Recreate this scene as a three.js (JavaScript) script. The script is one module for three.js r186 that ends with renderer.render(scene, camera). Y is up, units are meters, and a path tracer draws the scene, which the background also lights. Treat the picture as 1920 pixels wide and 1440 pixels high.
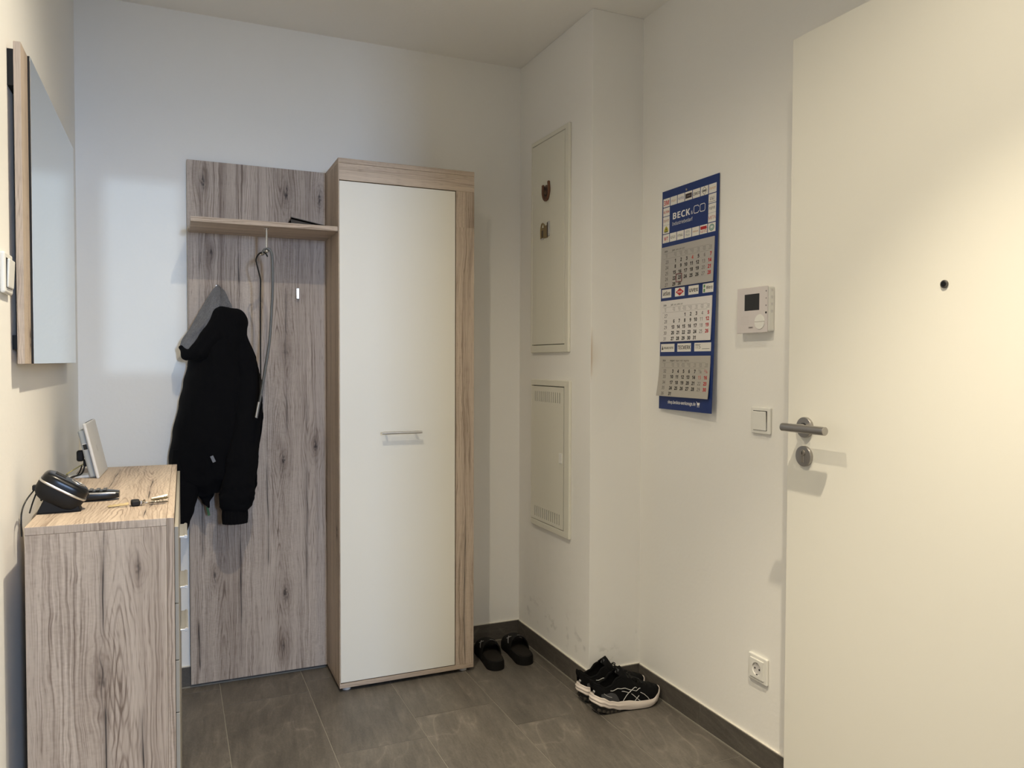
import * as THREE from 'three';
import { RoundedBoxGeometry } from 'three/addons/geometries/RoundedBoxGeometry.js';
import { MarchingCubes } from 'three/addons/objects/MarchingCubes.js';
import { mergeGeometries, mergeVertices } from 'three/addons/utils/BufferGeometryUtils.js';
import { RectAreaLightUniformsLib } from 'three/addons/lights/RectAreaLightUniformsLib.js';

// ------------------------------------------------------------------ camera, sky, window light, exposure
const scene = new THREE.Scene();
const camera = new THREE.PerspectiveCamera(2 * Math.atan(720 / 1450.3) * 180 / Math.PI, 4 / 3, 0.05, 60);
camera.position.set(0.3069, 1.2141, 3.0952);
camera.rotation.set(-0.0283, -0.4125, 0.0032, 'YXZ');
camera.updateMatrixWorld();

const renderer = new THREE.WebGLRenderer({ antialias: true });
renderer.toneMapping = THREE.LinearToneMapping;
renderer.toneMappingExposure = 1.41;
renderer.shadowMap.enabled = true;
RectAreaLightUniformsLib.init();

const LAMP = new THREE.Color(1.0, 0.875, 0.66), DAY = new THREE.Color(0.55, 0.77, 1.17);
const LAMP_A = [1.18, 2.26, 11, 1.8], LAMP_B = [0.63, 1.42, 5.9, 2.6];   // x, z, core and spill intensity of the two ceiling downlights
const DAYLIGHT = 108, PATCH_BEAM = 0.36;                                   // sky seen through the window behind the camera; added beam for the back wall patch
scene.background = new THREE.Color(0.62, 0.74, 0.92);

// room: x to the right along the back wall, z towards the camera, metres
const XC = 1.698, XE = 1.914, ZD = 0.631, H = 2.486, ZR = 6.2, XD = XE - 0.12, BB = 0.0766, BT = 0.0095;
const WIN = { x0: 0.83, x1: 1.155, y0: 1.40, y1: 2.16 }, PATCH = [0.212, 1.515], ZP = 3.45;   // window sized to the patch; where the added beam lands; added partition plane

// ------------------------------------------------------------------ naming and grouping helpers
const used = new Map();
function numbered(name) { const n = used.get(name) ?? 0; used.set(name, n + 1); return n ? name + '_' + String(n).padStart(3, '0') : name; }
function tag(o, label, category, group) { o.userData.label = label; o.userData.category = category; if (group) o.userData.group = group; return o; }
function thing(name, label, category, pos = [0, 0, 0], turn = 0, group) {
  const o = new THREE.Group(); o.name = numbered(name); o.position.set(...pos); o.rotation.y = turn; scene.add(o);
  return tag(o, label, category, group);
}
function mesh(name, geo, mat, parent = scene, pos, rot) {
  const g = Array.isArray(geo) ? join(geo) : geo;
  const o = new THREE.Mesh(g, mat); o.name = parent === scene ? numbered(name) : name; o.castShadow = o.receiveShadow = true;
  if (pos) o.position.set(...pos);
  if (rot) o.rotation.set(...rot);
  parent.add(o); return o;
}
function struct(name, geo, mat) { const o = mesh(name, geo, mat); o.userData.kind = 'structure'; return o; }
function structGroup(name, pos = [0, 0, 0], turn = 0) { const o = new THREE.Group(); o.name = numbered(name); o.position.set(...pos); o.rotation.y = turn; o.userData.kind = 'structure'; scene.add(o); return o; }
function join(list) { return mergeGeometries(list.map((g) => { const q = g.index ? g.toNonIndexed() : g.clone(); for (const k of Object.keys(q.attributes)) if (!['position', 'normal', 'uv'].includes(k)) q.deleteAttribute(k); q.clearGroups(); return q; })); }

// ------------------------------------------------------------------ seeded noise
function rng(seed) { let s = seed >>> 0; return () => { s = (s + 0x6d2b79f5) >>> 0; let t = Math.imul(s ^ (s >>> 15), 1 | s); t = (t + Math.imul(t ^ (t >>> 7), 61 | t)) ^ t; return ((t ^ (t >>> 14)) >>> 0) / 4294967296; }; }
const h2 = (x, y, s) => { let n = Math.imul(x, 374761393) + Math.imul(y, 668265263) + Math.imul(s, 2147483629) | 0; n = Math.imul(n ^ (n >>> 13), 1274126177); return ((n ^ (n >>> 16)) >>> 0) / 4294967296; };
function vn(x, y, s = 0) {
  const ix = Math.floor(x), iy = Math.floor(y), fx = x - ix, fy = y - iy, u = fx * fx * (3 - 2 * fx), v = fy * fy * (3 - 2 * fy);
  const a = h2(ix, iy, s), b = h2(ix + 1, iy, s), c = h2(ix, iy + 1, s), d = h2(ix + 1, iy + 1, s);
  return (a + (b - a) * u + (c - a) * v + (a - b - c + d) * u * v) * 2 - 1;
}
const fbm = (x, y, s, o = 4) => { let r = 0, a = 0.5; for (let i = 0; i < o; i++) { r += a * vn(x, y, s + i * 17); x *= 2.03; y *= 2.03; a *= 0.5; } return r; };
const clamp = (x, a = 0, b = 1) => Math.min(b, Math.max(a, x)), lerp = (a, b, t) => a + (b - a) * t, sstep = (a, b, x) => { const t = clamp((x - a) / (b - a)); return t * t * (3 - 2 * t); };
function dataTex(w, h, f, srgb = true) {
  const d = new Uint8Array(w * h * 4), c = [0, 0, 0];
  for (let j = 0; j < h; j++) for (let i = 0; i < w; i++) { f((i + 0.5) / w, (j + 0.5) / h, c); const k = (j * w + i) * 4; d[k] = clamp(c[0]) * 255; d[k + 1] = clamp(c[1]) * 255; d[k + 2] = clamp(c[2]) * 255; d[k + 3] = 255; }
  const t = new THREE.DataTexture(d, w, h); t.wrapS = t.wrapT = THREE.RepeatWrapping; t.magFilter = THREE.LinearFilter; t.minFilter = THREE.LinearMipmapLinearFilter; t.generateMipmaps = true;
  if (srgb) t.colorSpace = THREE.SRGBColorSpace; t.needsUpdate = true; return t;
}

// pale sand oak: W x L metres, grain along L. knots {x, y, r}, cracks {x, y0, y1, w}, flames {x, y, a, l, d}
function oak({ w, h, W, L, seed, staves = [], tint = [1, 1, 1], knots = [], cracks = [], flames = [], tone = 1, contrast = 1 }) {
  return dataTex(w, h, (u, v, c) => {
    const x0 = u * W, y = v * L;
    let x = x0 + 0.016 * fbm(x0 * 6, y * 2.0, seed, 4) + 0.0028 * vn(x0 * 30, y * 9, seed + 3) + 0.0009 * vn(x0 * 90, y * 30, seed + 2);
    let dark = 0, flame = 0, ringT = 0, shade = 0;
    for (const k of knots) {
      const wob = 0.3 * fbm(x0 * 40, y * 18, seed + 4, 2), dx = x0 - k.x, dy = y - k.y, d2 = (dx / (k.r * 1.6)) ** 2 + (dy / (k.r * 5)) ** 2;
      if (d2 > 9) continue;
      const e = Math.exp(-d2), el = Math.hypot(dx, dy * 0.42) / k.r + wob;
      x -= dx * 0.78 * e; shade += 0.20 * Math.exp(-((dx / (k.r * 1.1)) ** 2) - (dy / (k.r * 3.2)) ** 2);
      if (el < 2.6) { const el2 = el + 0.5 * fbm(x0 * 55 + 9, y * 22, seed + 6, 3); ringT += 0.42 * Math.pow(0.5 + 0.5 * Math.sin(el2 * 10), 4) * Math.exp(-el * 0.7) * clamp(0.6 + 0.9 * vn(x0 * 50, y * 30, seed + 10)); dark += 0.75 * Math.exp(-((el2 / 0.34) ** 2)) * clamp(0.55 + 0.8 * vn(x0 * 260, y * 150, seed + 7)); }
      const tail = Math.abs(dx - 0.004 * vn(y * 30, k.x * 90, seed + 8)) / 0.0011; dark += 0.5 * Math.exp(-tail * tail) * Math.exp(-((dy / (k.r * 2.4)) ** 2));
    }
    for (const f of flames) {
      const dy = y - f.y, dx = x0 - f.x + 0.007 * fbm(y * 5, f.x * 60, seed + 8, 3), m = Math.exp(-((dx / f.a) ** 2) - (dy / (f.l ?? 0.5)) ** 2);
      if (m > 0.02) { const t = Math.sqrt(dx * dx + 0.00002) + (f.d ?? 1) * dy * 0.085 + 0.018 * fbm(x0 * 15, y * 4.5, seed + 9, 4); ringT += 1.0 * m * Math.pow(0.5 + 0.5 * Math.sin(t * 6.28 / 0.0085), 5) * clamp(0.6 + 0.8 * vn(x0 * 70, y * 12, seed + 19)); flame = Math.max(flame, m); }
    }
    const xs = x + 0.0012 * vn(y * 40, x * 60, seed + 17);
    const line = Math.pow(0.5 + 0.5 * vn(xs * 560, y * 9, seed + 11), 3.2), line2 = Math.pow(0.5 + 0.5 * vn(xs * 300, y * 3.2, seed + 12), 3.0), gate = clamp(0.55 + 0.9 * vn(x * 34, y * 1.6, seed + 18));
    const mid = vn(x * 85, y * 1.9, seed + 13), band = vn(x * 24, y * 0.8, seed + 14), wide = vn(x * 7, y * 0.6, seed + 15);
    const pore = Math.pow(clamp(vn(xs * 820, y * 42, seed + 16) * 0.5 + 0.5), 5);
    const rays = vn(x0 * 160 + y * 40, y * 300, seed + 21) * 0.05 * clamp(0.5 + vn(x0 * 14, y * 2, seed + 22));
    let g = 0.80 - 0.36 * line * (1 - flame * 0.6) * (0.35 + gate) - 0.34 * line2 * (1 - flame * 0.5) * (0.15 + gate * gate * 1.4) + 0.05 * mid + 0.09 * band + 0.12 * wide + rays;
    g -= pore * 0.30 + flame * 0.05 + ringT * 0.5 + shade;
    for (const k of cracks) {
      const cx = k.x + 0.006 * fbm(y * 4, k.x * 50, seed + 31, 4), m = sstep(k.y0, k.y0 + 0.06, y) * (1 - sstep(k.y1 - 0.06, k.y1, y)); if (m <= 0 || Math.abs(x0 - cx) > 0.03) continue;
      const d = Math.abs(x0 - cx) / ((k.w ?? 0.0011) * (0.25 + 1.0 * clamp(0.5 + 0.8 * vn(y * 16, k.x * 31, seed + 33))));
      dark += m * (0.92 * Math.exp(-d * d) + 0.16 * Math.exp(-(((x0 - cx) / 0.007) ** 2))) * (0.25 + 0.75 * sstep(-0.35, 0.2, vn(y * 7, k.x * 77, seed + 34)));
    }
    { let n = 0; for (const q of staves) { if (x0 > q) n++; const dd = Math.abs(x0 - q); if (dd < 0.0012) g -= 0.10 * (1 - dd / 0.0012) * clamp(0.5 + vn(y * 5, q * 50, seed + 52)); } if (staves.length) g += 0.11 * (h2(n, 3, seed + 51) - 0.5); }
    g = clamp(0.6 + (g - 0.6) * contrast); dark = clamp(dark);
    const a = [0.465, 0.395, 0.34], b = [0.845, 0.78, 0.71], k = [0.17, 0.14, 0.125];
    for (let i = 0; i < 3; i++) c[i] = lerp(lerp(a[i], b[i], g), k[i], dark) * tone * tint[i];
  });
}

// ------------------------------------------------------------------ materials
const std = (o) => new THREE.MeshStandardMaterial(o), phys = (o) => new THREE.MeshPhysicalMaterial(o), css = (s) => new THREE.Color(s);
const rollerBump = dataTex(512, 512, (u, v, c) => { const p = (x, y) => fbm(x, y, 5, 3); const k = 0.5 + 0.5 * p(u * 90, v * 90) + 0.15 * vn(u * 22, v * 22, 9); c[0] = c[1] = c[2] = k; }, false);
const wallMat = std({ color: new THREE.Color(0.915, 0.90, 0.86), roughness: 0.93, bumpMap: rollerBump, bumpScale: 0.00035 });
const ceilMat = std({ color: new THREE.Color(0.92, 0.90, 0.855), roughness: 0.95, bumpMap: rollerBump, bumpScale: 0.0005 });
// the shaft wall has a brownish hairline stain along its corner and a few scuffs above the skirting
const shaftMat = wallMat.clone(); shaftMat.bumpMap = null;
shaftMat.map = dataTex(512, 1024, (u, v, c) => {
  const x = u * 1.0, y = v * 2.6, st = Math.exp(-((x / (0.004 + 0.004 * clamp(vn(y * 40, 3, 61)))) ** 2)) * sstep(1.13, 1.22, y) * (1 - sstep(1.26, 1.36, y)) * 0.28 + 0.10 * Math.exp(-((x / 0.03) ** 2)) * Math.exp(-(((y - 1.24) / 0.05) ** 2));
  const scuff = x < 0.2 ? 0.16 * clamp(2.2 * fbm(x * 40, y * 60, 62, 3) - 0.25) * Math.exp(-(((x - 0.07) / 0.05) ** 2) - (((y - 0.125) / 0.03) ** 2)) : 0.10 * clamp(2 * fbm(x * 30, y * 40, 63, 3) - 0.4) * Math.exp(-(((y - 0.16) / 0.06) ** 2));
  c[0] = 1 - st * 0.45 - scuff; c[1] = 1 - st * 0.62 - scuff; c[2] = 1 - st * 0.8 - scuff;
});
const OAKS = {
  rack: { W: 0.5, L: 1.94, map: oak({ w: 1024, h: 2048, W: 0.5, L: 1.94, seed: 11, contrast: 1.12, staves: [0.083, 0.178, 0.275, 0.36, 0.425], tint: [1.0, 1.02, 1.055],  // cool daylight cast put into the rack tint
    knots: [{ x: 0.345, y: 1.24, r: 0.0232 }, { x: 0.335, y: 0.82, r: 0.0203 }, { x: 0.33, y: 0.10, r: 0.0217 }, { x: 0.34, y: 0.30, r: 0.0174 }, { x: 0.455, y: 0.87, r: 0.0203 }, { x: 0.085, y: 0.40, r: 0.0159 }, { x: 0.055, y: 1.86, r: 0.0203 }, { x: 0.35, y: 1.84, r: 0.0174 }, { x: 0.08, y: 1.60, r: 0.0116 }, { x: 0.475, y: 1.83, r: 0.0174 }],
    cracks: [{ x: 0.177, y0: 0.02, y1: 0.62, w: 0.0015 }, { x: 0.178, y0: 1.05, y1: 1.62, w: 0.0013 }, { x: 0.045, y0: 0.45, y1: 0.80, w: 0.0016 }, { x: 0.030, y0: 0.02, y1: 0.25, w: 0.0015 }, { x: 0.040, y0: 1.35, y1: 1.93, w: 0.0013 }, { x: 0.275, y0: 0.40, y1: 0.95, w: 0.0009 }, { x: 0.345, y0: 0.9, y1: 1.5, w: 0.0007 }, { x: 0.42, y0: 0.3, y1: 1.2, w: 0.0006 }],
    flames: [{ x: 0.315, y: 1.28, a: 0.035, l: 0.3 }, { x: 0.315, y: 0.70, a: 0.03, l: 0.2, d: -1 }, { x: 0.32, y: 0.15, a: 0.035, l: 0.2 }, { x: 0.12, y: 0.30, a: 0.03, l: 0.25 }, { x: 0.33, y: 1.80, a: 0.04, l: 0.2, d: -1 }, { x: 0.33, y: 0.98, a: 0.035, l: 0.16, d: 1 }, { x: 0.32, y: 0.42, a: 0.04, l: 0.16 }, { x: 0.43, y: 0.75, a: 0.03, l: 0.3, d: -1 }] }) },
  dresser: { W: 0.27, L: 0.89, map: oak({ w: 640, h: 2048, W: 0.27, L: 0.89, seed: 37, contrast: 1.1, staves: [0.055, 0.139, 0.21],
    knots: [{ x: 0.130, y: 0.555, r: 0.0232 }, { x: 0.176, y: 0.275, r: 0.0116 }, { x: 0.158, y: 0.075, r: 0.0145 }, { x: 0.200, y: 0.775, r: 0.0116 }],
    cracks: [{ x: 0.139, y0: 0.12, y1: 0.53, w: 0.0010 }, { x: 0.137, y0: 0.62, y1: 0.88, w: 0.0008 }, { x: 0.207, y0: 0.32, y1: 0.50, w: 0.0012 }, { x: 0.176, y0: 0.10, y1: 0.26, w: 0.0006 }, { x: 0.262, y0: 0.42, y1: 0.6, w: 0.0007 }],
    flames: [{ x: 0.166, y: 0.64, a: 0.030, l: 0.25 }, { x: 0.172, y: 0.18, a: 0.034, l: 0.25, d: -1 }, { x: 0.170, y: 0.38, a: 0.034, l: 0.14 }, { x: 0.165, y: 0.52, a: 0.035, l: 0.10, d: -1 }] }) },
  plain: { W: 0.6, L: 2.0, map: oak({ w: 1024, h: 2048, W: 0.6, L: 2.0, seed: 71, contrast: 0.95, cracks: [{ x: 0.11, y0: 0.2, y1: 0.9, w: 0.0009 }, { x: 0.44, y0: 0.05, y1: 0.5, w: 0.0009 }], flames: [{ x: 0.3, y: 0.6, a: 0.05, l: 0.4 }], knots: [{ x: 0.31, y: 0.55, r: 0.0174 }] }) },
  top: { W: 0.3, L: 0.92, map: oak({ w: 640, h: 1536, W: 0.3, L: 0.92, seed: 93, contrast: 0.95, cracks: [{ x: 0.11, y0: 0.02, y1: 0.6, w: 0.0009 }, { x: 0.21, y0: 0.3, y1: 0.9, w: 0.0009 }], flames: [{ x: 0.16, y: 0.75, a: 0.09, l: 0.5, d: -1 }, { x: 0.2, y: 0.2, a: 0.05, l: 0.25 }], knots: [{ x: 0.22, y: 0.74, r: 0.0145 }] }) },
};
for (const k of Object.keys(OAKS)) OAKS[k].mat = std({ map: OAKS[k].map, roughness: 0.62, bumpMap: OAKS[k].map, bumpScale: 0.0003 });
const lacquer = phys({ color: new THREE.Color(0.84, 0.82, 0.745), roughness: 0.42, bumpMap: rollerBump, bumpScale: 0.00005 });
const doorPaint = phys({ color: new THREE.Color(0.82, 0.80, 0.725), roughness: 0.42 });
const whitePlastic = phys({ color: new THREE.Color(0.86, 0.85, 0.80), roughness: 0.32 }), greyPlastic = std({ color: new THREE.Color(0.72, 0.70, 0.68), roughness: 0.4 });
const enamel = phys({ color: new THREE.Color(0.80, 0.78, 0.68), roughness: 0.4 });
const shadedFront = phys({ color: new THREE.Color(0.36, 0.335, 0.285), roughness: 0.4 });  // cream dresser fronts darkened; their shade is put into this colour
const keyGrey = std({ color: new THREE.Color(0.07, 0.07, 0.07), roughness: 0.35 });
const slotShade = std({ color: new THREE.Color(0.10, 0.088, 0.066), roughness: 0.9 });
const gapDark = std({ color: new THREE.Color(0.02, 0.02, 0.02), roughness: 0.9 });  // near-black standing in for shade in gaps, slots and holes
const brushBump = dataTex(256, 256, (u, v, c) => { c[0] = c[1] = c[2] = 0.5 + 0.4 * vn(u * 4, v * 240, 3); }, false);
const steel = std({ color: new THREE.Color(0.45, 0.43, 0.41), metalness: 1, roughness: 0.34, bumpMap: brushBump, bumpScale: 0.00003 });
const aluminium = std({ color: new THREE.Color(0.72, 0.71, 0.69), metalness: 1, roughness: 0.3 });
const satinBar = std({ color: new THREE.Color(0.74, 0.73, 0.71), metalness: 0.75, roughness: 0.42 });
const chrome = std({ color: new THREE.Color(0.75, 0.75, 0.75), metalness: 1, roughness: 0.12 });
const brass = std({ color: new THREE.Color(0.25, 0.205, 0.125), metalness: 1, roughness: 0.35 }), nickel = std({ color: new THREE.Color(0.50, 0.46, 0.40), metalness: 1, roughness: 0.3 });
const mirrorMat = std({ color: new THREE.Color(0.86, 0.90, 0.88), metalness: 1, roughness: 0.0 });
const blackPlastic = phys({ color: new THREE.Color(0.007, 0.007, 0.0075), roughness: 0.3 }), blackMatte = phys({ color: new THREE.Color(0.010, 0.0097, 0.0095), roughness: 0.6, specularIntensity: 0.6 });
const gloss = phys({ color: new THREE.Color(0.004, 0.0045, 0.0055), roughness: 0.28, specularIntensity: 0.8 });
const clothBump = dataTex(256, 256, (u, v, c) => { c[0] = c[1] = c[2] = 0.5 + 0.25 * Math.sin(u * 800) + 0.25 * Math.sin(v * 800) + 0.3 * fbm(u * 20, v * 20, 4, 3); }, false);
const blackCloth = phys({ color: new THREE.Color(0.0030, 0.0031, 0.0042), roughness: 1, specularIntensity: 0.35, bumpMap: clothBump, bumpScale: 0.0003 });
const greyMelange = phys({ map: dataTex(512, 512, (u, v, c) => { const k = 0.45 + 0.055 * vn(u * 220, v * 60, 2) + 0.045 * vn(u * 60, v * 240, 6) + 0.05 * fbm(u * 9, v * 9, 3, 3); c[0] = k; c[1] = k * 1.0; c[2] = k * 1.02; }), roughness: 0.95, bumpMap: clothBump, bumpScale: 0.0005 });
const tileTex = dataTex(1024, 1024, (u, v, c) => {
  const x = u * 1.2 + 0.02 * fbm(u * 6, v * 3, 41, 3), y = v * 1.2;
  const streak = vn(x * 70 + y * 9, y * 9, 42) * 0.5 + vn(x * 190 + y * 22, y * 26, 43) * 0.35 + vn(x * 420, y * 90, 44) * 0.3;
  const cloud = fbm(x * 7 + y * 1.5, y * 3.2, 45, 4), spot = Math.pow(clamp(0.5 + 0.5 * vn(x * 55, y * 30, 46)), 6);
  const grit = vn(x * 330, y * 240, 47) * 0.5 + vn(x * 700 + y * 60, y * 300, 48) * 0.5, vein = Math.pow(1 - Math.abs(vn(x * 26 + y * 6, y * 7, 49)), 14) * clamp(0.3 + cloud);
  const g = 0.352 + 0.045 * streak + 0.065 * cloud + 0.07 * spot * clamp(cloud + 0.5) + 0.026 * grit + 0.10 * vein;
  c[0] = g * 1.04; c[1] = g * 0.985; c[2] = g * 0.915;
});
const tileMats = [1, 0.95, 1.05].map((k) => phys({ map: tileTex, color: new THREE.Color(k, k, k), roughness: 0.46, bumpMap: tileTex, bumpScale: 0.0006 }));
const skirtMat = phys({ map: tileTex, color: new THREE.Color(0.86, 0.86, 0.87), roughness: 0.5, bumpMap: tileTex, bumpScale: 0.0005 });
const grout = std({ color: new THREE.Color(0.27, 0.25, 0.21), roughness: 0.95 }), caulk = std({ color: new THREE.Color(0.72, 0.69, 0.62), roughness: 0.8 });

// ------------------------------------------------------------------ geometry helpers
// box from corner to corner; grain axis 'x' | 'y' | 'z' runs along v; uv in metres divided by [W, L]
function slab(a, b, { r = 0.0008, grain = 'y', tex = null, off = [0, 0], flat = false } = {}) {
  const d = [b[0] - a[0], b[1] - a[1], b[2] - a[2]], c = [0, 1, 2].map((i) => (a[i] + b[i]) / 2);
  let g = r > 0 ? new RoundedBoxGeometry(d[0], d[1], d[2], 2, Math.min(r, Math.min(...d) * 0.49)) : new THREE.BoxGeometry(...d);
  if (g.index) g = g.toNonIndexed();
  g.translate(...c); return planarUV(g, grain, tex, off, a);
}
function planarUV(g, grain = 'y', tex = null, off = [0, 0], origin = [0, 0, 0]) {
  if (g.index) g = g.toNonIndexed();
  const p = g.attributes.position, uv = new Float32Array(p.count * 2), G = { x: 0, y: 1, z: 2 }[grain], S = tex ? [tex.W, tex.L] : [1, 1];
  const A = new THREE.Vector3(), B = new THREE.Vector3(), C = new THREE.Vector3();
  for (let i = 0; i < p.count; i += 3) {
    A.fromBufferAttribute(p, i); B.fromBufferAttribute(p, i + 1).sub(A); C.fromBufferAttribute(p, i + 2).sub(A); B.cross(C);
    const n = [Math.abs(B.x), Math.abs(B.y), Math.abs(B.z)], m = n.indexOf(Math.max(...n)), rest = [0, 1, 2].filter((k) => k !== m);
    const vAx = rest.includes(G) ? G : rest[1], uAx = rest.find((k) => k !== vAx);
    for (let k = 0; k < 3; k++) { const q = [p.getX(i + k), p.getY(i + k), p.getZ(i + k)]; uv[(i + k) * 2] = (q[uAx] - origin[uAx]) / S[0] + off[0]; uv[(i + k) * 2 + 1] = (q[vAx] - origin[vAx]) / S[1] + off[1]; }
  }
  g.setAttribute('uv', new THREE.BufferAttribute(uv, 2)); return g;
}
const cyl = (r0, r1, h, seg = 32) => new THREE.CylinderGeometry(r0, r1, h, seg);
// cylinder of length h along z with a chamfered outer rim
function disc(r, h, ch = 0.001, seg = 48) { const g = new THREE.LatheGeometry([[0, -h / 2], [r - ch * 0.2, -h / 2], [r, -h / 2 + ch * 0.2], [r, h / 2 - ch], [r - ch, h / 2], [0, h / 2]].map((q) => new THREE.Vector2(...q)), seg); return g.rotateX(Math.PI / 2).toNonIndexed(); }
function creased(g) { g = g.index ? g.toNonIndexed() : g; g.computeVertexNormals(); return g; }
const V = (a) => new THREE.Vector3(...a);
const tube = (pts, r, seg = 48, rad = 8, closed = false) => new THREE.TubeGeometry(new THREE.CatmullRomCurve3(pts.map(V), closed, 'centripetal'), seg, r, rad, closed);
function cappedTube(pts, r, seg = 48, rad = 10) { const e = [pts[0], pts[pts.length - 1]].map((p) => new THREE.SphereGeometry(r, rad, 6).translate(...p)); return join([tube(pts, r, seg, rad), ...e]); }
// open grid surface from f(u, v) -> [x, y, z]; wraps nothing
function grid(f, nu, nv) {
  const P = [], U = [], I = [];
  for (let j = 0; j <= nv; j++) for (let i = 0; i <= nu; i++) { P.push(...f(i / nu, j / nv)); U.push(i / nu, j / nv); }
  for (let j = 0; j < nv; j++) for (let i = 0; i < nu; i++) { const a = j * (nu + 1) + i, b = a + 1, c = a + nu + 1, d = c + 1; I.push(a, b, d, a, d, c); }
  const g = new THREE.BufferGeometry(); g.setAttribute('position', new THREE.Float32BufferAttribute(P, 3)); g.setAttribute('uv', new THREE.Float32BufferAttribute(U, 2)); g.setIndex(I); g.computeVertexNormals(); return g;
}
// thin closed solid: front f, back f shifted by t along back direction
function sheet(f, nu, nv, back) {
  const F = grid(f, nu, nv), K = grid((u, v) => { const p = f(1 - u, v); return [p[0] + back[0], p[1] + back[1], p[2] + back[2]]; }, nu, nv);
  const uvK = K.attributes.uv; for (let i = 0; i < uvK.count; i++) uvK.setXY(i, 0.002, 0.002);
  const sh = (p) => [p[0] + back[0], p[1] + back[1], p[2] + back[2]], mix = (p, k) => (k < 0.5 ? p : sh(p));
  const E = [grid((u, k) => mix(f(1 - u, 0), 1 - k), nu, 1), grid((u, k) => mix(f(u, 1), 1 - k), nu, 1), grid((u, k) => mix(f(0, u), 1 - k), nv, 1), grid((u, k) => mix(f(1, 1 - u), 1 - k), nv, 1)];
  for (const e of E) { const q = e.attributes.uv; for (let i = 0; i < q.count; i++) q.setXY(i, 0.002, 0.002); }
  return join([F, K, ...E]);
}
// closed loft: rings f(k, a) for k in [0, 1], angle a; capped with centre points
function loft(f, nk, na) {
  const side = grid((u, v) => f(v, u * Math.PI * 2), na, nk);
  const cap = (k, flip) => { const c = [0, 0, 0], ring = []; for (let i = 0; i < na; i++) { const p = f(k, i / na * Math.PI * 2); ring.push(p); for (let j = 0; j < 3; j++) c[j] += p[j] / na; } return grid((u, v) => { const p = ring[Math.round((flip ? 1 - u : u) * na) % na]; return p.map((q, j) => lerp(q, c[j], v)); }, na, 1); };
  const n = side.attributes.normal, m = na + 1;
  for (let j = 0; j <= nk; j++) { const a = j * m, b = a + na, x = n.getX(a) + n.getX(b), y = n.getY(a) + n.getY(b), z = n.getZ(a) + n.getZ(b), l = Math.hypot(x, y, z) || 1; n.setXYZ(a, x / l, y / l, z / l); n.setXYZ(b, x / l, y / l, z / l); }
  return join([side, cap(0, true), cap(1, false)]);
}
function prism(pts, depth, { bevel = 0, seg = 1, curve = 12 } = {}) {
  const s = new THREE.Shape(pts.map((q) => new THREE.Vector2(...q)));
  const g = new THREE.ExtrudeGeometry(s, { depth: depth - 2 * bevel, bevelEnabled: bevel > 0, bevelThickness: bevel, bevelSize: bevel, bevelOffset: -bevel, bevelSegments: seg, curveSegments: curve });
  g.translate(0, 0, bevel); return g;
}
// piecewise smooth interpolation through [t, value] pairs
function prof(tab) { return (t) => { if (t <= tab[0][0]) return tab[0][1]; for (let i = 1; i < tab.length; i++) if (t <= tab[i][0]) { const k = (t - tab[i - 1][0]) / (tab[i][0] - tab[i - 1][0]); return lerp(tab[i - 1][1], tab[i][1], k * k * (3 - 2 * k)); } return tab[tab.length - 1][1]; }; }
// smooth union of tapered capsules [a, b, ra, rb, flattenZ], meshed by marching cubes
function blob(bones, res, k, wobble = 0) {
  const lo = [1e9, 1e9, 1e9], hi = [-1e9, -1e9, -1e9];
  for (const [a, b, ra, rb] of bones) for (const [p, r] of [[a, ra], [b, rb]]) for (let i = 0; i < 3; i++) { lo[i] = Math.min(lo[i], p[i] - r * 1.35); hi[i] = Math.max(hi[i], p[i] + r * 1.35); }
  const c = [0, 1, 2].map((i) => (lo[i] + hi[i]) / 2), half = Math.max(...[0, 1, 2].map((i) => (hi[i] - lo[i]) / 2)) * 1.12;
  const mc = new MarchingCubes(res, new THREE.MeshBasicMaterial(), false, false, 400000); mc.isolation = 0; mc.reset?.();
  for (let z = 0; z < res; z++) for (let y = 0; y < res; y++) for (let x = 0; x < res; x++) {
    const q = [x, y, z].map((n, i) => c[i] + (n / (res / 2) - 1) * half); let d = null;
    for (const [a, b, ra, rb, fz = 1] of bones) {
      const s = [1, 1, fz], ab = [0, 1, 2].map((i) => (b[i] - a[i]) / s[i]), aq = [0, 1, 2].map((i) => (q[i] - a[i]) / s[i]), L = ab[0] ** 2 + ab[1] ** 2 + ab[2] ** 2 || 1e-9, t = clamp((ab[0] * aq[0] + ab[1] * aq[1] + ab[2] * aq[2]) / L);
      const e = Math.hypot(aq[0] - ab[0] * t, aq[1] - ab[1] * t, aq[2] - ab[2] * t) - lerp(ra, rb, t);
      if (d === null) d = e; else { const hh = clamp(0.5 + 0.5 * (d - e) / k); d = lerp(d, e, hh) - k * hh * (1 - hh); }
    }
    if (wobble) d += wobble * (fbm(q[0] * 28 + q[2] * 11, q[1] * 16, 77, 3));
    mc.field[z * res * res + y * res + x] = -d;
  }
  mc.update();
  const n = mc.count, pos = new Float32Array(n * 3), nor = new Float32Array(n * 3);
  for (let i = 0; i < n; i++) for (let j = 0; j < 3; j++) { pos[i * 3 + j] = c[j] + mc.positionArray[i * 3 + j] * half; }
  let g = new THREE.BufferGeometry(); g.setAttribute('position', new THREE.BufferAttribute(pos, 3));
  g = mergeVertices(g, 1e-5); g.computeVertexNormals(); g = g.toNonIndexed(); return planarUV(g, 'y', { W: 0.2, L: 0.2 });
}
function canvasTex(w, h, draw) { const c = document.createElement('canvas'); c.width = w; c.height = h; draw(c.getContext('2d'), w, h); const t = new THREE.CanvasTexture(c); t.colorSpace = THREE.SRGBColorSpace; t.anisotropy = 8; return t; }
const decal = (w, h) => new THREE.BoxGeometry(w, h, 0.0004);

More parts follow.
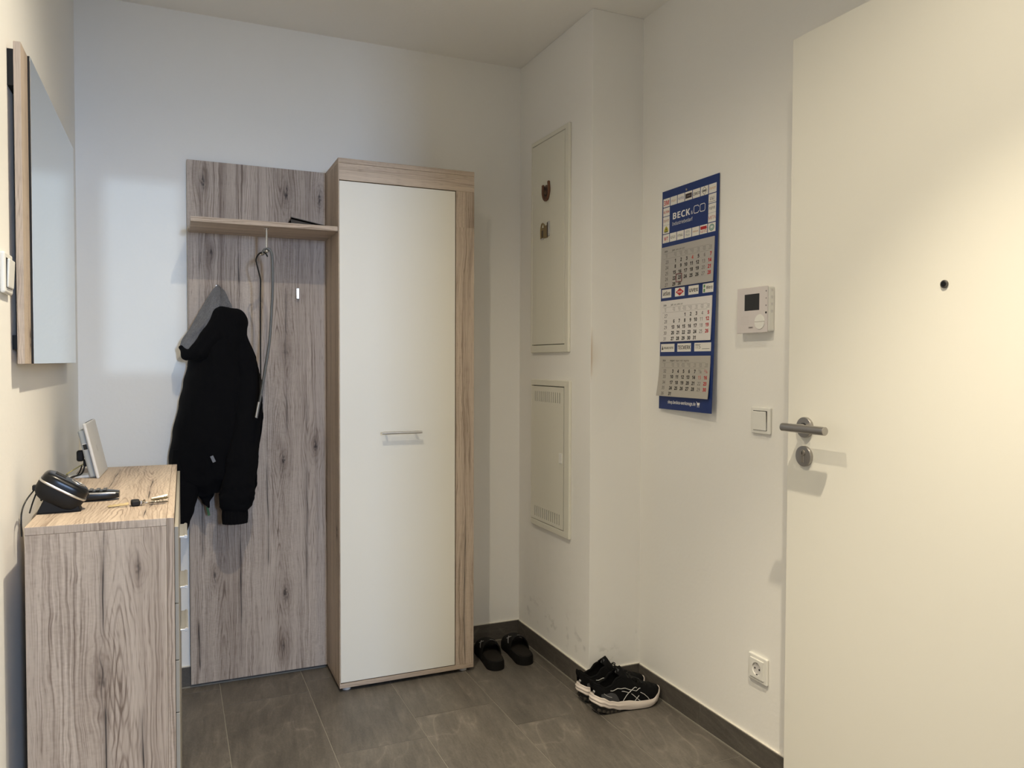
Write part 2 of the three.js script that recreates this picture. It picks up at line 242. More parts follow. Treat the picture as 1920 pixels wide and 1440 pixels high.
// ------------------------------------------------------------------ room shell
const T = 0.14;
struct('wall_left', slab([-T, 0, -T], [0, H, ZP + 0.06], { r: 0 }), wallMat);
const passageMat = std({ color: new THREE.Color(0.50, 0.40, 0.28), roughness: 0.9, bumpMap: rollerBump, bumpScale: 0.0006 });  // invented tan for the unseen passage walls, to cut blue bounce
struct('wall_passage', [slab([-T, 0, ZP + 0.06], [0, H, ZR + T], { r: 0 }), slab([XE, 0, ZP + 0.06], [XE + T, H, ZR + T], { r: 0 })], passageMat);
struct('wall_back', slab([0, 0, -T], [XC, H, 0], { r: 0 }), wallMat);
struct('wall_shaft', slab([XC, 0, -T], [XE + T, H, ZD], { r: 0.002, tex: { W: 1, L: 2.6 } }), shaftMat);
const DZ0 = 2.47, DZ1 = 3.37, DH = 2.075;
struct('wall_right', [slab([XE, 0, ZD], [XE + T, H, DZ0], { r: 0 }), slab([XE, DH, DZ0], [XE + T, H, DZ1], { r: 0 }), slab([XE, 0, DZ1], [XE + T, H, ZP + 0.06], { r: 0 })], wallMat);
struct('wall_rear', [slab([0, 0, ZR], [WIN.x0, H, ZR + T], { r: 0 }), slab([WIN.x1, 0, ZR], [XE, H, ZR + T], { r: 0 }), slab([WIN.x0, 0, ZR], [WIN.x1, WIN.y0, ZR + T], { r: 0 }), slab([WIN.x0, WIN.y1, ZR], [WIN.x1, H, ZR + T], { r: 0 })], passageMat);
struct('wall_added_partition', [slab([1.06, 0, ZP], [XE, H, ZP + 0.12], { r: 0.0029 }), slab([0, 2.02, ZP], [1.06, H, ZP + 0.12], { r: 0.0029 })], wallMat);  // unseen partition, added to keep window daylight off the right side
struct('wall_stairwell', [slab([XE + T, 0, 1.9], [3.4, H, 1.9 + 0.1], { r: 0 }), slab([XE + T, 0, 3.9], [3.4, H, 4.0], { r: 0 }), slab([3.4, 0, 1.9], [3.5, H, 4.0], { r: 0 })], wallMat);
struct('ceiling', slab([-T, H, -T], [3.5, H + 0.15, ZR + T], { r: 0 }), ceilMat);
// floor: dark grey-brown tiles 30 x 60 cm on a grout bed
{
  const fl = structGroup('floor');
  mesh('grout_bed', slab([-T, -0.15, -T], [3.5, -0.0012, ZR + T], { r: 0 }), grout, fl);
  const xs = [-0.14, 0.159, 0.4565, 0.754, 1.0505, 1.347, 1.645, 1.94], offs = [0.30, 0.07, 0.645, 0.222, 0.123, 0.575, 0.76, 0.76], P = 0.6005, gap = 0.0012;
  // joints along z for the column that ends at xs[i + 1]
  const joint = [0.35, 0.068, 0.222, 0.123, 0.575, 0.161, 0.62];
  const cache = new Map();
  for (let i = 0; i + 1 < xs.length; i++) for (let k = -1; k < 11; k++) {
    const x0 = Math.max(xs[i] + gap, 0.0005), x1 = Math.min(xs[i + 1] - gap, XE - 0.0005), z0 = Math.max(joint[i] + (k - 0) * P - 0 + gap, 0.0005), z1 = Math.min(joint[i] + (k + 1) * P - gap, ZR - 0.001);
    if (z1 - z0 < 0.01 || z0 > ZR) continue;
    let zz0 = z0; if (x1 > XC && zz0 < ZD) { if (z1 < ZD + 0.01 && x0 > XC) continue; }
    const key = [(x1 - x0).toFixed(3), (z1 - zz0).toFixed(3), (i * 3 + k + 40) % 4].join();
    if (!cache.has(key)) cache.set(key, slab([-(x1 - x0) / 2, -0.008, -(z1 - zz0) / 2], [(x1 - x0) / 2, 0, (z1 - zz0) / 2], { r: 0.0006, grain: 'z', tex: { W: 1.2, L: 1.2 }, off: [0.27 * ((i * 3 + k + 40) % 4), 0.41 * ((i + k + 40) % 3)] }));
    mesh('tile', cache.get(key), tileMats[(i * 5 + k * 3 + 60) % 3], fl, [(x0 + x1) / 2, 0, (zz0 + z1) / 2]);
  }
}
// tile skirting, 60 cm pieces, pale joint on the floor line and caulk on top
function skirting(name, axis, from, to, at, dir, first = 0.6) {
  const g = structGroup(name); let a = from, len = first;
  const box = (lo, hi, y0, y1, t, o = {}) => { const p = axis === 'x' ? [[lo, y0, dir > 0 ? at : at - t], [hi, y1, dir > 0 ? at + t : at]] : [[dir > 0 ? at : at - t, y0, lo], [dir > 0 ? at + t : at, y1, hi]]; return slab(p[0], p[1], { r: 0.0008, grain: axis, tex: { W: 1.2, L: 1.2 }, ...o }); };
  let n = 0;
  while (a < to - 0.004) { const b = Math.min(to, a + len); mesh('skirting_tile', box(a + 0.001, b - 0.001, 0.004, BB, BT, { off: [n * 0.3 + 0.1, n * 0.37] }), skirtMat, g); a = b; len = 0.6; n++; }
  mesh('floor_joint', box(from, to, 0, 0.0045, BT + 0.0025, { r: 0 }), grout, g);
  mesh('top_joint', box(from, to, BB - 0.002, BB + 0.0022, BT * 0.65, { r: 0 }), caulk, g);
  mesh('joint_back', box(from, to, 0.003, BB - 0.001, BT * 0.85, { r: 0 }), grout, g);
  return g;
}
skirting('baseboard_back', 'x', 0.0, XC, 0, 1, 0.5);
skirting('baseboard_shaft', 'z', BT + 0.004, ZD + BT, XC, -1, 0.6);
skirting('baseboard_recess', 'x', XC + 0.001, XE, ZD, 1, 0.25);
skirting('baseboard_right', 'z', ZD + BT + 0.003, DZ0 - 0.06, XE, -1, 0.37);
skirting('baseboard_left', 'z', BT + 0.003, ZR, 0, 1, 0.45);

// window behind the camera: frame, two sashes, panes; daylight enters here
{
  const w = structGroup('window_1', [0, 0, ZR + 0.05]), { x0, x1, y0, y1 } = WIN, f = 0.035;
  mesh('window_frame', [slab([x0, y0, 0], [x0 + f, y1, 0.05]), slab([x1 - f, y0, 0], [x1, y1, 0.05]), slab([x0 + f, y0, 0], [x1 - f, y0 + f, 0.05]), slab([x0 + f, y1 - f, 0], [x1 - f, y1, 0.05])], whitePlastic, w);
  mesh('pane', new THREE.BoxGeometry(x1 - x0 - 2 * f, y1 - y0 - 2 * f, 0.004).translate((x0 + x1) / 2, (y0 + y1) / 2, 0.025), phys({ color: 0xffffff, transmission: 1, thickness: 0, roughness: 0, ior: 1.45 }), w);
  mesh('window_sill', slab([x0 - 0.02, y0 - 0.02, -0.09], [x1 + 0.02, y0, 0]), whitePlastic, w);
  const L = new THREE.RectAreaLight(DAY, DAYLIGHT, x1 - x0 - 2 * f, y1 - y0 - 2 * f); L.name = 'window_daylight';
  L.position.set((x0 + x1) / 2, (y0 + y1) / 2, ZR + 0.045); L.lookAt((x0 + x1) / 2, (y0 + y1) / 2, 0); scene.add(L);
}
{ // added beam standing in for daylight off the mirror: patch left of coat rack
  const patchBeam = new THREE.DirectionalLight(new THREE.Color(0.72, 0.94, 1.16), PATCH_BEAM); patchBeam.name = 'added_patch_beam'; const c = [(WIN.x0 + WIN.x1) / 2, (WIN.y0 + WIN.y1) / 2, ZR + 0.07], d = [c[0] - PATCH[0], c[1] - PATCH[1], c[2]];
  patchBeam.position.set(c[0] + d[0] * 0.5, c[1] + d[1] * 0.5, c[2] + d[2] * 0.5); patchBeam.target.position.set(PATCH[0], PATCH[1], 0); patchBeam.shadow.radius = 1.0; const sc = patchBeam.shadow.camera; sc.left = sc.bottom = -2; sc.right = sc.top = 2; sc.far = 14; patchBeam.shadow.mapSize.set(2048, 2048); scene.add(patchBeam, patchBeam.target);
}
// ceiling downlights
for (const [[x, z, core, spill], label] of [[LAMP_A, 'round white recessed ceiling downlight in front of the entrance door'], [LAMP_B, 'round white recessed ceiling downlight beside the dresser and wall mirror']]) {
  const t = thing('ceiling_downlight', label, 'ceiling lamp', [x, H, z]);
  mesh('trim_ring', new THREE.LatheGeometry([[0.032, 0], [0.032, -0.004], [0.036, -0.006], [0.046, -0.0045], [0.048, 0], [0.032, 0]].map((q) => new THREE.Vector2(...q)), 48), whitePlastic, t);
  mesh('lens', cyl(0.0325, 0.0325, 0.002, 40).translate(0, -0.001, 0), std({ color: 0xffffff, emissive: LAMP, emissiveIntensity: 8, roughness: 0.4 }), t);
  for (const [I, half] of [[core, 0.70], [spill, 1.38]]) { const s = new THREE.SpotLight(LAMP, I, 0, half, 1, 2); s.name = 'downlight_beam'; s.position.set(x, H - 0.012, z); s.target.position.set(x, 0, z); s.castShadow = true; s.shadow.radius = 0.9; s.shadow.mapSize.set(2048, 2048); scene.add(s, s.target); }
}

// ------------------------------------------------------------------ open entrance door leaf in front of the right wall
{
  const d = structGroup('door_1', [XD, 0, 1.517], -Math.PI / 2);     // local x runs along +z, local z points into the hall
  const LW = 0.895, LH = 2.056, th = 0.042, hx = 0.056 + 0.0085;
  mesh('door_panel', slab([0, 0.006, -th], [LW, LH, 0], { r: 0.0022 }), doorPaint, d);
  // far-side (back) rosette and lever are hidden behind the leaf; front furniture:
  const hy = 1.049, ly = 0.975, cx = 0.0645;
  const ro = mesh('handle_rosette', disc(0.0265, 0.009, 0.0015), steel, d, [cx, hy, 0.0045]);
  mesh('bushing', disc(0.0115, 0.004, 0.0006), gapDark, ro, [0, 0, 0.0052]);
  const lev = [[cx, hy, 0.006], [cx, hy, 0.036], [cx - 0.001, hy, 0.047]];
  mesh('door_handle', [disc(0.0095, 0.05, 0.001).translate(cx, hy, 0.03), disc(0.0105, 0.142, 0.0012).rotateY(Math.PI / 2).translate(0.045 + 0.066, hy + 0.001, 0.055)], steel, d);
  const er = mesh('lock_rosette', disc(0.0265, 0.009, 0.0015), steel, d, [cx - 0.001, ly, 0.0045]);
  mesh('lock_cylinder', [disc(0.0085, 0.004, 0.0006).translate(0, 0.0085, 0.0055), slab([-0.005, -0.0165, 0.004], [0.005, 0.006, 0.0068], { r: 0.0029 })], nickel, er);
  mesh('keyhole', slab([-0.0007, 0.0045, 0.007], [0.0007, 0.0125, 0.0082], { r: 0 }), gapDark, er);
  const ph = mesh('peephole', disc(0.0086, 0.004, 0.001), std({ color: new THREE.Color(0.16, 0.155, 0.15), metalness: 1, roughness: 0.35 }), d, [0.448, 1.381, 0.002]);
  mesh('peephole_lens', disc(0.0062, 0.003, 0.001), gloss, ph, [0, 0, 0.0012]);
  for (const y of [0.24, 1.0, 1.8]) mesh('hinge', [cyl(0.009, 0.009, 0.1, 24).translate(LW + 0.006, y, -th * 0.5), slab([LW, y - 0.045, -th * 0.5 - 0.002], [LW + 0.045, y + 0.045, -th * 0.5 + 0.002])], steel, d);
  // frame of the doorway
  const tr = structGroup('trim_1');
  mesh('door_frame', [slab([XE - 0.115, 0, DZ0 - 0.045], [XE + T, DH, DZ0]), slab([XE - 0.02, 0, DZ1], [XE + T, DH, DZ1 + 0.05]), slab([XE - 0.02, DH - 0.01, DZ0], [XE + T, DH + 0.05, DZ1])], doorPaint, tr);
}

// ------------------------------------------------------------------ oak furniture
const RO = OAKS.rack, PO = OAKS.plain;
const X1 = 0.8556, X2 = 1.3794, ZF = 0.2756, HC = 1.948;
{ // coat rack panel with shelf
  const t = thing('coat_rack', 'tall sand-oak wall panel with a shelf and metal hooks, left of the tall cabinet', 'coat rack', [0.357, 0, 0.0105]);
  const w = X1 - 0.001 - 0.357;
  mesh('panel', slab([0, 0.0141, 0], [w, HC, 0.0135], { tex: RO }), RO.mat, t);
  mesh('shelf', slab([0.006, 1.684, 0.0137], [w, 1.7012, 0.262], { grain: 'x', tex: PO, off: [0.1, 0.3] }), PO.mat, t);
  for (const y of [0.4, 1.3]) mesh('mounting_batten', slab([0.05, y, -0.0105], [w - 0.05, y + 0.05, 0]), PO.mat, t);
  for (const [x, y] of [[0.389, 1.474], [0.10, 1.474]]) mesh('coat_hook', [slab([x - 0.005, y - 0.02, 0.0137], [x + 0.005, y + 0.02, 0.017]), slab([x - 0.005, y - 0.02, 0.017], [x + 0.005, y - 0.012, 0.030]), slab([x - 0.005, y - 0.02, 0.027], [x + 0.005, y + 0.02, 0.031])], aluminium, t);
  // hanging rod with a short pin at its foot
  const hx = 0.611 - 0.357, hz = 0.24 - 0.0105;
  const rod = mesh('hanging_rod', [cyl(0.0042, 0.0042, 0.078, 20).translate(hx, 1.645, hz), cyl(0.008, 0.009, 0.003, 24).translate(hx, 1.6825, hz), new THREE.SphereGeometry(0.0068, 20, 14).scale(1, 1.25, 1).translate(hx, 1.603, hz)], chrome, t);
  mesh('pin', cappedTube([[hx, 1.603, hz], [hx - 0.011, 1.592, hz + 0.008], [hx - 0.022, 1.586, hz + 0.016]], 0.0042, 12, 10), nickel, rod);
}
{ // tall cabinet
  const t = thing('tall_cabinet', 'tall narrow cabinet with one cream door in a sand-oak frame, against the back wall', 'cabinet', [X1, 0, 0.011]);
  const w = X2 - X1, d = ZF - 0.011, b = 0.0141, s = 0.017;
  const dz0 = d - 0.017;
  mesh('top_panel', slab([0, HC - s, 0], [w, HC, d], { grain: 'x', tex: PO, off: [0.2, 0.1] }), PO.mat, t);
  mesh('base_panel', slab([0, b, 0], [w, b + s, d], { grain: 'x', tex: PO, off: [0.5, 0.4] }), PO.mat, t);
  mesh('side_panel', slab([0, b + s, 0], [0.016, HC - s, dz0 - 0.001], { tex: PO, off: [0.15, 0] }), PO.mat, t);
  mesh('side_panel', slab([w - 0.016, b + s, 0], [w, HC - s, dz0 - 0.001], { tex: PO, off: [0.6, 0.2] }), PO.mat, t);
  mesh('edge_strip', slab([0, b + s, dz0 - 0.001], [0.0032, HC - s, d - 0.0005], { tex: PO, off: [0.15, 0] }), PO.mat, t);
  mesh('back_panel', slab([0.016, b + s, 0], [w - 0.016, HC - s, 0.004], { tex: PO }), PO.mat, t);
  mesh('fascia', slab([0.0034, 1.870, dz0], [w, HC - s - 0.0006, d - 0.001], { grain: 'x', tex: PO, off: [0.33, 0.2] }), PO.mat, t);
  mesh('stile', slab([1.305 - X1, b + s + 0.0005, dz0], [w, 1.8695, d - 0.001], { tex: PO, off: [0.12, 0.15] }), PO.mat, t);
  mesh('shade_backing', slab([0.017, b + s + 0.001, dz0 - 0.004], [1.306 - X1, 1.872, dz0 - 0.003], { r: 0 }), gapDark, t);  // black sheet painting the shade seen in the door gaps
  const door = mesh('door', slab([0.0036, b + s + 0.003, dz0 + 0.0005], [1.3015 - X1, 1.8665, d], { r: 0.0017 }), lacquer, t);
  mesh('handle', [disc(0.0052, 0.152, 0.0006, 28).rotateY(Math.PI / 2).translate(1.084 - X1, 0.951, d + 0.030), ...[-0.058, 0.058].map((k) => cyl(0.0042, 0.0042, 0.03, 16).rotateX(Math.PI / 2).translate(1.084 - X1 + k, 0.951, d + 0.015))], aluminium, door);
  for (const [x, z] of [[0.03, d - 0.028], [w - 0.035, d - 0.028], [0.03, 0.03], [w - 0.03, 0.03]]) mesh('foot', cyl(0.017, 0.015, 0.0139, 28).translate(x, 0.007, z), greyPlastic, t);
}
{ // dresser on the left wall, turned a touch; local z runs towards the camera, local x towards the hall
  const DO = OAKS.dresser, TO = OAKS.top;
  const t = thing('dresser', 'low sand-oak dresser with three front drawers, below the wall mirror', 'dresser', [0.046, 0, 0.426], Math.atan2(-0.0095, 0.909));
  const w = 0.2685, L = 0.909, y = 0.887, s = 0.016, k = 0.254;
  mesh('top', slab([0, y - s, 0], [k, y, L], { grain: 'z', tex: TO }), TO.mat, t);
  mesh('side_panel', slab([0, 0.012, L - 0.016], [k, y - s - 0.0004, L], { tex: DO }), DO.mat, t);
  mesh('side_panel', slab([0, 0.012, 0], [k, y - s - 0.0004, 0.016], { tex: DO, off: [0.3, 0.2] }), DO.mat, t);
  mesh('front_stile', slab([k + 0.0004, 0.012, L - 0.05], [w, y - 0.0003, L], { tex: PO, off: [0.7, 0.1] }), PO.mat, t);
  mesh('front_stile', slab([k + 0.0004, 0.012, 0], [w, y - 0.0003, 0.05], { tex: PO, off: [0.2, 0.1] }), PO.mat, t);
  mesh('top_rail', slab([k + 0.0004, y - 0.018, 0.05], [w, y - 0.0003, L - 0.05], { grain: 'z', tex: TO, off: [0.84, 0] }), TO.mat, t);
  mesh('back_panel', slab([0, 0.012, 0.016], [0.004, y - s, L - 0.016], { tex: PO }), PO.mat, t);
  mesh('plinth', slab([0.01, 0.012, 0.017], [w - 0.006, 0.05, L - 0.017], { tex: PO }), PO.mat, t);
  const hs = [0.766, 0.637, 0.527], lims = [[0.703, 0.866], [0.5815, 0.7015], [0.4695, 0.58]];
  const bar = prism([[0, 0.0022], [0.010, 0.0022], [0.0115, 0.0042], [0.0150, 0.0050], [0.0185, 0.0030], [0.0185, -0.0030], [0.0150, -0.0050], [0.0115, -0.0045], [0.010, -0.0028], [0, -0.0022]], 0.16, { bevel: 0.0006 });
  hs.forEach((yy, i) => {
    const f = mesh('drawer', slab([w + 0.0006, lims[i][0], 0.003], [w + 0.0085, lims[i][1], L - 0.010], { r: 0.0014 }), shadedFront, t);
    mesh('handle', bar, satinBar, f, [w + 0.0085, yy, 0.375]);
  });
  mesh('door', slab([w + 0.0006, 0.03, 0.003], [w + 0.0085, 0.468, L - 0.010], { r: 0.0014 }), shadedFront, t);
  for (const [x, z] of [[0.03, 0.05], [0.23, 0.05], [0.03, L - 0.05], [0.23, L - 0.05]]) mesh('foot', cyl(0.016, 0.015, 0.0122, 24).translate(x, 0.006, z), blackMatte, t);
}
{ // mirror
  const t = thing('wall_mirror', 'rectangular wall mirror on a pale oak back board, above the dresser', 'mirror', [0, 1.207, 1.222], Math.PI / 2);   // local x runs along -z
  mesh('back_board', slab([0, 0, 0.012], [0.862, 0.66, 0.0252], { tex: PO, off: [0.4, 0.25] }), PO.mat, t);
  mesh('glass_gap_shade', slab([0.079, 0.0004, 0.0252], [0.865, 0.6596, 0.0296], { r: 0.0006 }), gapDark, t);  // black slab painted in as the shadow gap beside the glass
  mesh('mirror_glass', slab([0.0794, 0.0006, 0.0296], [0.8646, 0.6594, 0.0302], { r: 0 }), mirrorMat, t);
  for (const x of [0.004, 0.78]) mesh('wall_bracket', slab([x, 0.57, 0], [x + 0.06, 0.645, 0.012], { r: 0.0014 }), blackMatte, t);
  for (const x of [0.02, 0.8]) mesh('spacer', slab([x, 0.03, 0], [x + 0.03, 0.06, 0.012]), blackMatte, t);
}

// ------------------------------------------------------------------ wall fittings (local x along the wall, local z out of it)
const RIGHT = -Math.PI / 2, LEFT = Math.PI / 2;
function frame81(t) { const s = 0.0405; const o = mesh('frame', slab([-s, -s, 0], [s, s, 0.0095], { r: 0.0051 }), whitePlastic, t); return o; }
function rocker(name, label, pos, turn) {
  const t = thing(name, label, 'light switch', pos, turn); frame81(t);
  mesh('switch_surround', slab([-0.0295, -0.0295, 0.0085], [0.0295, 0.0295, 0.0105], { r: 0.0012 }), gapDark, t);
  mesh('rocker', slab([-0.0283, -0.0283, 0.0095], [0.0283, 0.0283, 0.0145], { r: 0.0026 }), whitePlastic, t, [0, 0, 0], [0.05, 0, 0]); return t;
}
rocker('light_switch', 'square white light switch on the right wall beside the entrance door', [XE, 1.0426, 1.286], RIGHT);
rocker('light_switch', 'square white light switch on the left wall cut by the picture edge, beside the mirror', [0, 1.386, 1.283], LEFT);
{ // socket
  const t = thing('wall_socket', 'white square power socket low on the right wall above the skirting', 'power socket', [XE, 0.296, 1.287], RIGHT); frame81(t);
  const sh = new THREE.Shape(); sh.moveTo(-0.0275, -0.0275); sh.lineTo(0.0275, -0.0275); sh.lineTo(0.0275, 0.0275); sh.lineTo(-0.0275, 0.0275); sh.closePath(); const ho = new THREE.Path(); ho.absarc(0, 0, 0.0195, 0, 6.2832, true); sh.holes.push(ho);
  mesh('face_plate', new THREE.ExtrudeGeometry(sh, { depth: 0.003, bevelEnabled: true, bevelThickness: 0.0008, bevelSize: 0.0008, bevelSegments: 2, curveSegments: 40 }), whitePlastic, t, [0, 0, 0.0092]);
  mesh('well', new THREE.LatheGeometry([[0.0195, 0.011], [0.0195, 0.0096], [0, 0.0096]].map((q) => new THREE.Vector2(...q)), 40).rotateX(Math.PI / 2), greyPlastic, t);
  for (const x of [-0.0095, 0.0095]) mesh('contact_hole', disc(0.0027, 0.0008, 0.0001, 20), gapDark, t, [x, 0, 0.0101]);
  for (const y of [-1, 1]) mesh('earth_clip', slab([-0.003, -0.0012, 0.0097], [0.003, 0.0012, 0.0125], { r: 0.0006 }), y > 0 ? steel : gapDark, t, [0, y * 0.0175, 0]);
}
{ // intercom / video door station
  const t = thing('door_intercom', 'white video door intercom with a black screen, right of the calendar', 'intercom', [XE, 1.303, 1.199], RIGHT);
  const w = 0.1325, h = 0.136, d = 0.027;
  mesh('housing', slab([0.003, 0.003, 0], [w, h - 0.002, d - 0.004], { r: 0.0043 }), whitePlastic, t);
  mesh('front_plate', slab([0, 0, d - 0.0045], [w - 0.001, h, d], { r: 0.0020 }), phys({ color: new THREE.Color(0.72, 0.67, 0.66), roughness: 0.42 }), t);
  mesh('screen', slab([0.034, 0.067, d - 0.001], [0.098, 0.116, d + 0.0005], { r: 0.0009 }), std({ color: new THREE.Color(0.02, 0.021, 0.023), roughness: 0.45 }), t);
  const half = (a0) => { const s = new THREE.Shape(); s.absarc(0, 0, 0.0205, a0 + 0.03, a0 + Math.PI - 0.03, false); s.closePath(); return new THREE.ExtrudeGeometry(s, { depth: 0.0016, bevelEnabled: true, bevelThickness: 0.0006, bevelSize: 0.0006, bevelSegments: 2, curveSegments: 28 }); };
  mesh('door_button', half(0), whitePlastic, t, [0.101, 0.0325, d]); mesh('door_button', half(Math.PI), whitePlastic, t, [0.101, 0.0312, d]);
  const sl = []; for (let i = 0; i < 5; i++) sl.push(slab([0.018, 0.026 + i * 0.0055, d - 0.0002], [0.052, 0.0273 + i * 0.0055, d + 0.0003], { r: 0 }));
  mesh('speaker_grille', sl, std({ color: new THREE.Color(0.66, 0.615, 0.605), roughness: 0.5 }), t);
  const logo = std({ map: canvasTex(128, 32, (c, w2, h2) => { c.fillStyle = '#b9b0ae'; c.fillRect(0, 0, w2, h2); c.fillStyle = '#55504e'; c.font = 'bold 25px sans-serif'; c.textAlign = 'center'; c.textBaseline = 'middle'; c.fillRect(22, 9, 84, 15); }), roughness: 0.5 });
  mesh('maker_mark', decal(0.021, 0.0052), logo, t, [0.062, 0.0165, d + 0.0002]);
  [[0.127, 'bell'], [0.105, 'tri'], [0.083, 'sq'], [0.061, 'dot']].forEach(([y, k], i) => { const g = k === 'tri' ? cyl(0.0028, 0.0028, 0.0006, 3).rotateX(Math.PI / 2).rotateZ(Math.PI) : k === 'sq' ? new THREE.BoxGeometry(0.004, 0.004, 0.0006) : disc(k === 'dot' ? 0.0032 : 0.0024, 0.0006, 0.0001, 20); mesh('symbol', g, i === 3 ? blackMatte : std({ color: new THREE.Color(0.25, 0.23, 0.23), roughness: 0.6 }), t, [0.1265, y * 0.95, d + 0.0002]); });
  for (let i = 0; i < 4; i++) mesh('side_button', slab([w - 0.0012, 0.058 + i * 0.0205, 0.006], [w + 0.0007, 0.066 + i * 0.0205, 0.0145], { r: 0.0009 }), greyPlastic, t);
}
{ // wall calendar
  const ML = { june: [['Juni', 'June  Juin  Juni'], 23, 0, 30, [4], 23], july: [['Juli', 'July  Juillet  Juli'], 27, 2, 31, [], 0], aug: [['August', 'August  Août  Augustus'], 32, 5, 31, [15], 0] };
  const month = (key, paper) => canvasTex(768, 384, (c, w, h) => {
    const [[m0, m1], wk, start, days, hol] = ML[key]; c.fillStyle = paper; c.fillRect(0, 0, w, h); c.textBaseline = 'alphabetic';
    c.fillStyle = '#2a2624'; c.font = 'bold 22px sans-serif'; c.textAlign = 'left'; c.fillText('2026', 52, 50); c.fillText(m0, 172, 50); const mw = c.measureText(m0).width; c.font = '20px sans-serif'; c.fillText(m1, 172 + mw + 14, 50);
    c.strokeStyle = 'rgba(60,55,50,0.55)'; c.lineWidth = 1.5; for (const y of [62, 112]) { c.beginPath(); c.moveTo(40, y); c.lineTo(w - 60, y); c.stroke(); }
    const days3 = ['Montag', 'Dienstag', 'Mittwoch', 'Donnerstag', 'Freitag', 'Samstag', 'Sonntag'], en = ['Monday', 'Tuesday', 'Wednesday', 'Thursday', 'Friday', 'Saturday', 'Sunday'], fr = ['lundi', 'mardi', 'mercredi', 'jeudi', 'vendredi', 'samedi', 'dimanche'];
    c.textAlign = 'right'; c.fillStyle = '#4a4643'; c.font = '10px sans-serif';
    const cx = (d) => 238 + d * 83.5; for (let d = 0; d < 7; d++) [days3, en, fr].forEach((n, i) => c.fillText(n[d], cx(d), 76 + i * 13, 76)); ['Woche', 'Week', 'Sem.'].forEach((n, i) => c.fillText(n, 100, 76 + i * 13));
    for (let r = 0; r < (key === 'aug' ? 5 : 5); r++) {
      const y = 158 + r * 53.5; c.font = '42px sans-serif'; c.fillStyle = '#5a5552'; c.fillText(String(wk + r), 120, y); c.lineWidth = 1; c.strokeStyle = '#5a5552'; c.strokeText(String(wk + r), 120, y);
      c.strokeStyle = 'rgba(60,55,50,0.22)'; c.lineWidth = 1; c.beginPath(); c.moveTo(40, y + 7); c.lineTo(w - 60, y + 7); c.stroke();
      for (let d = 0; d < 7; d++) {
        let n = key === 'aug' ? 3 + r * 7 + d : r * 7 + d + 1 - start; if (n < 1 || n > days) continue;
        let s = String(n); c.font = (d >= 5 && d < 6 ? '' : 'bold ') + '42px sans-serif'; c.fillStyle = d === 6 ? '#b3262c' : hol.includes(n) ? '#c0483a' : d === 5 ? '#5d5855' : '#231f1e';
        if (key === 'aug' && r === 0 && d >= 5) { c.font = 'bold 26px sans-serif'; c.fillText(d === 5 ? '1' : '2', cx(d) - 28, y - 16); c.fillText(d === 5 ? '8' : '9', cx(d), y); c.lineWidth = 3; c.strokeStyle = c.fillStyle; c.beginPath(); c.moveTo(cx(d) - 30, y); c.lineTo(cx(d) - 10, y - 34); c.stroke(); continue; }
        c.fillText(s, cx(d), y); c.lineWidth = d === 5 ? 0.8 : 2.2; c.strokeStyle = c.fillStyle; c.strokeText(s, cx(d), y);
      }
    }
  });
  const board = canvasTex(800, 1960, (c, w, h) => {
    c.fillStyle = '#13306f'; c.fillRect(0, 0, w, h);
    const cw = 0.1357 * w, ox = 0.015 * w, rows = [0.035, 0.077, 0.118, 0.157, 0.199], rh = 0.0385 * h;
    const cell = (col, row) => { const x = ox + col * cw + 3, y = rows[row] * h, ww = cw - 8; c.fillStyle = '#e9e5de'; c.fillRect(x, y, ww, rh); return [x, y, ww]; };
    const put = (col, row, text, color, size, bold = true, dy = 0.6) => { const [x, y, ww] = cell(col, row); c.fillStyle = color; c.font = (bold ? 'bold ' : '') + size + 'px sans-serif'; c.textAlign = 'center'; c.textBaseline = 'middle'; [].concat(text).forEach((s, i, A) => c.fillText(s, x + ww / 2, y + rh * dy + (i - (A.length - 1) / 2) * size * 1.05 - rh * 0.08, ww - 4)); return [x, y, ww]; };
    const R = rng(5), strokes = (col, row, color, size, lines = 1, wide = 0.78) => { const [x, y, ww] = cell(col, row); c.fillStyle = color; for (let l = 0; l < lines; l++) { let px = x + ww * (1 - wide) / 2; const by = y + rh * 0.5 + (l - (lines - 1) / 2) * size * 1.25; while (px < x + ww * (0.5 + wide / 2) - 4) { const lw = size * (0.22 + 0.3 * R()), lh = size * (0.75 + 0.25 * R()); c.fillRect(px, by - lh / 2, Math.max(3, lw * 0.35), lh); if (R() > 0.35) c.fillRect(px, by - lh / 2 + (R() > 0.5 ? 0 : lh * 0.8), lw, Math.max(3, size * 0.16)); px += lw + size * 0.16; } } return [x, y, ww]; };
    put(0, 0, '3M', '#c3202a', 58); strokes(1, 0, '#c08a72', 20); strokes(2, 0, '#6a66a4', 24);
    { const [x, y, ww] = cell(3, 0); c.fillStyle = '#2a1c20'; c.fillRect(x + 6, y + 16, ww - 12, rh - 34); c.fillStyle = '#7a6f6a'; c.fillRect(x + 26, y + rh / 2 - 4, ww - 50, 7); }
    put(4, 0, 'CIMCO', '#2e2b2a', 34);
    { const [x, y, ww] = cell(5, 0); c.strokeStyle = '#33302e'; c.lineWidth = 3; c.save(); c.translate(x + ww / 2, y + rh / 2); c.rotate(Math.PI / 4); c.strokeRect(-24, -24, 48, 48); c.restore(); c.fillStyle = '#33302e'; c.fillRect(x + ww / 2 - 22, y + rh / 2 - 8, 13, 16); c.fillRect(x + ww / 2 - 6, y + rh / 2 - 8, 12, 16); c.fillRect(x + ww / 2 + 9, y + rh / 2 - 8, 13, 16); }
    strokes(6, 0, '#cf9a5c', 22);
    put(0, 1, 'ELTEN', '#b43a32', 29); strokes(0, 2, '#a03a34', 24);
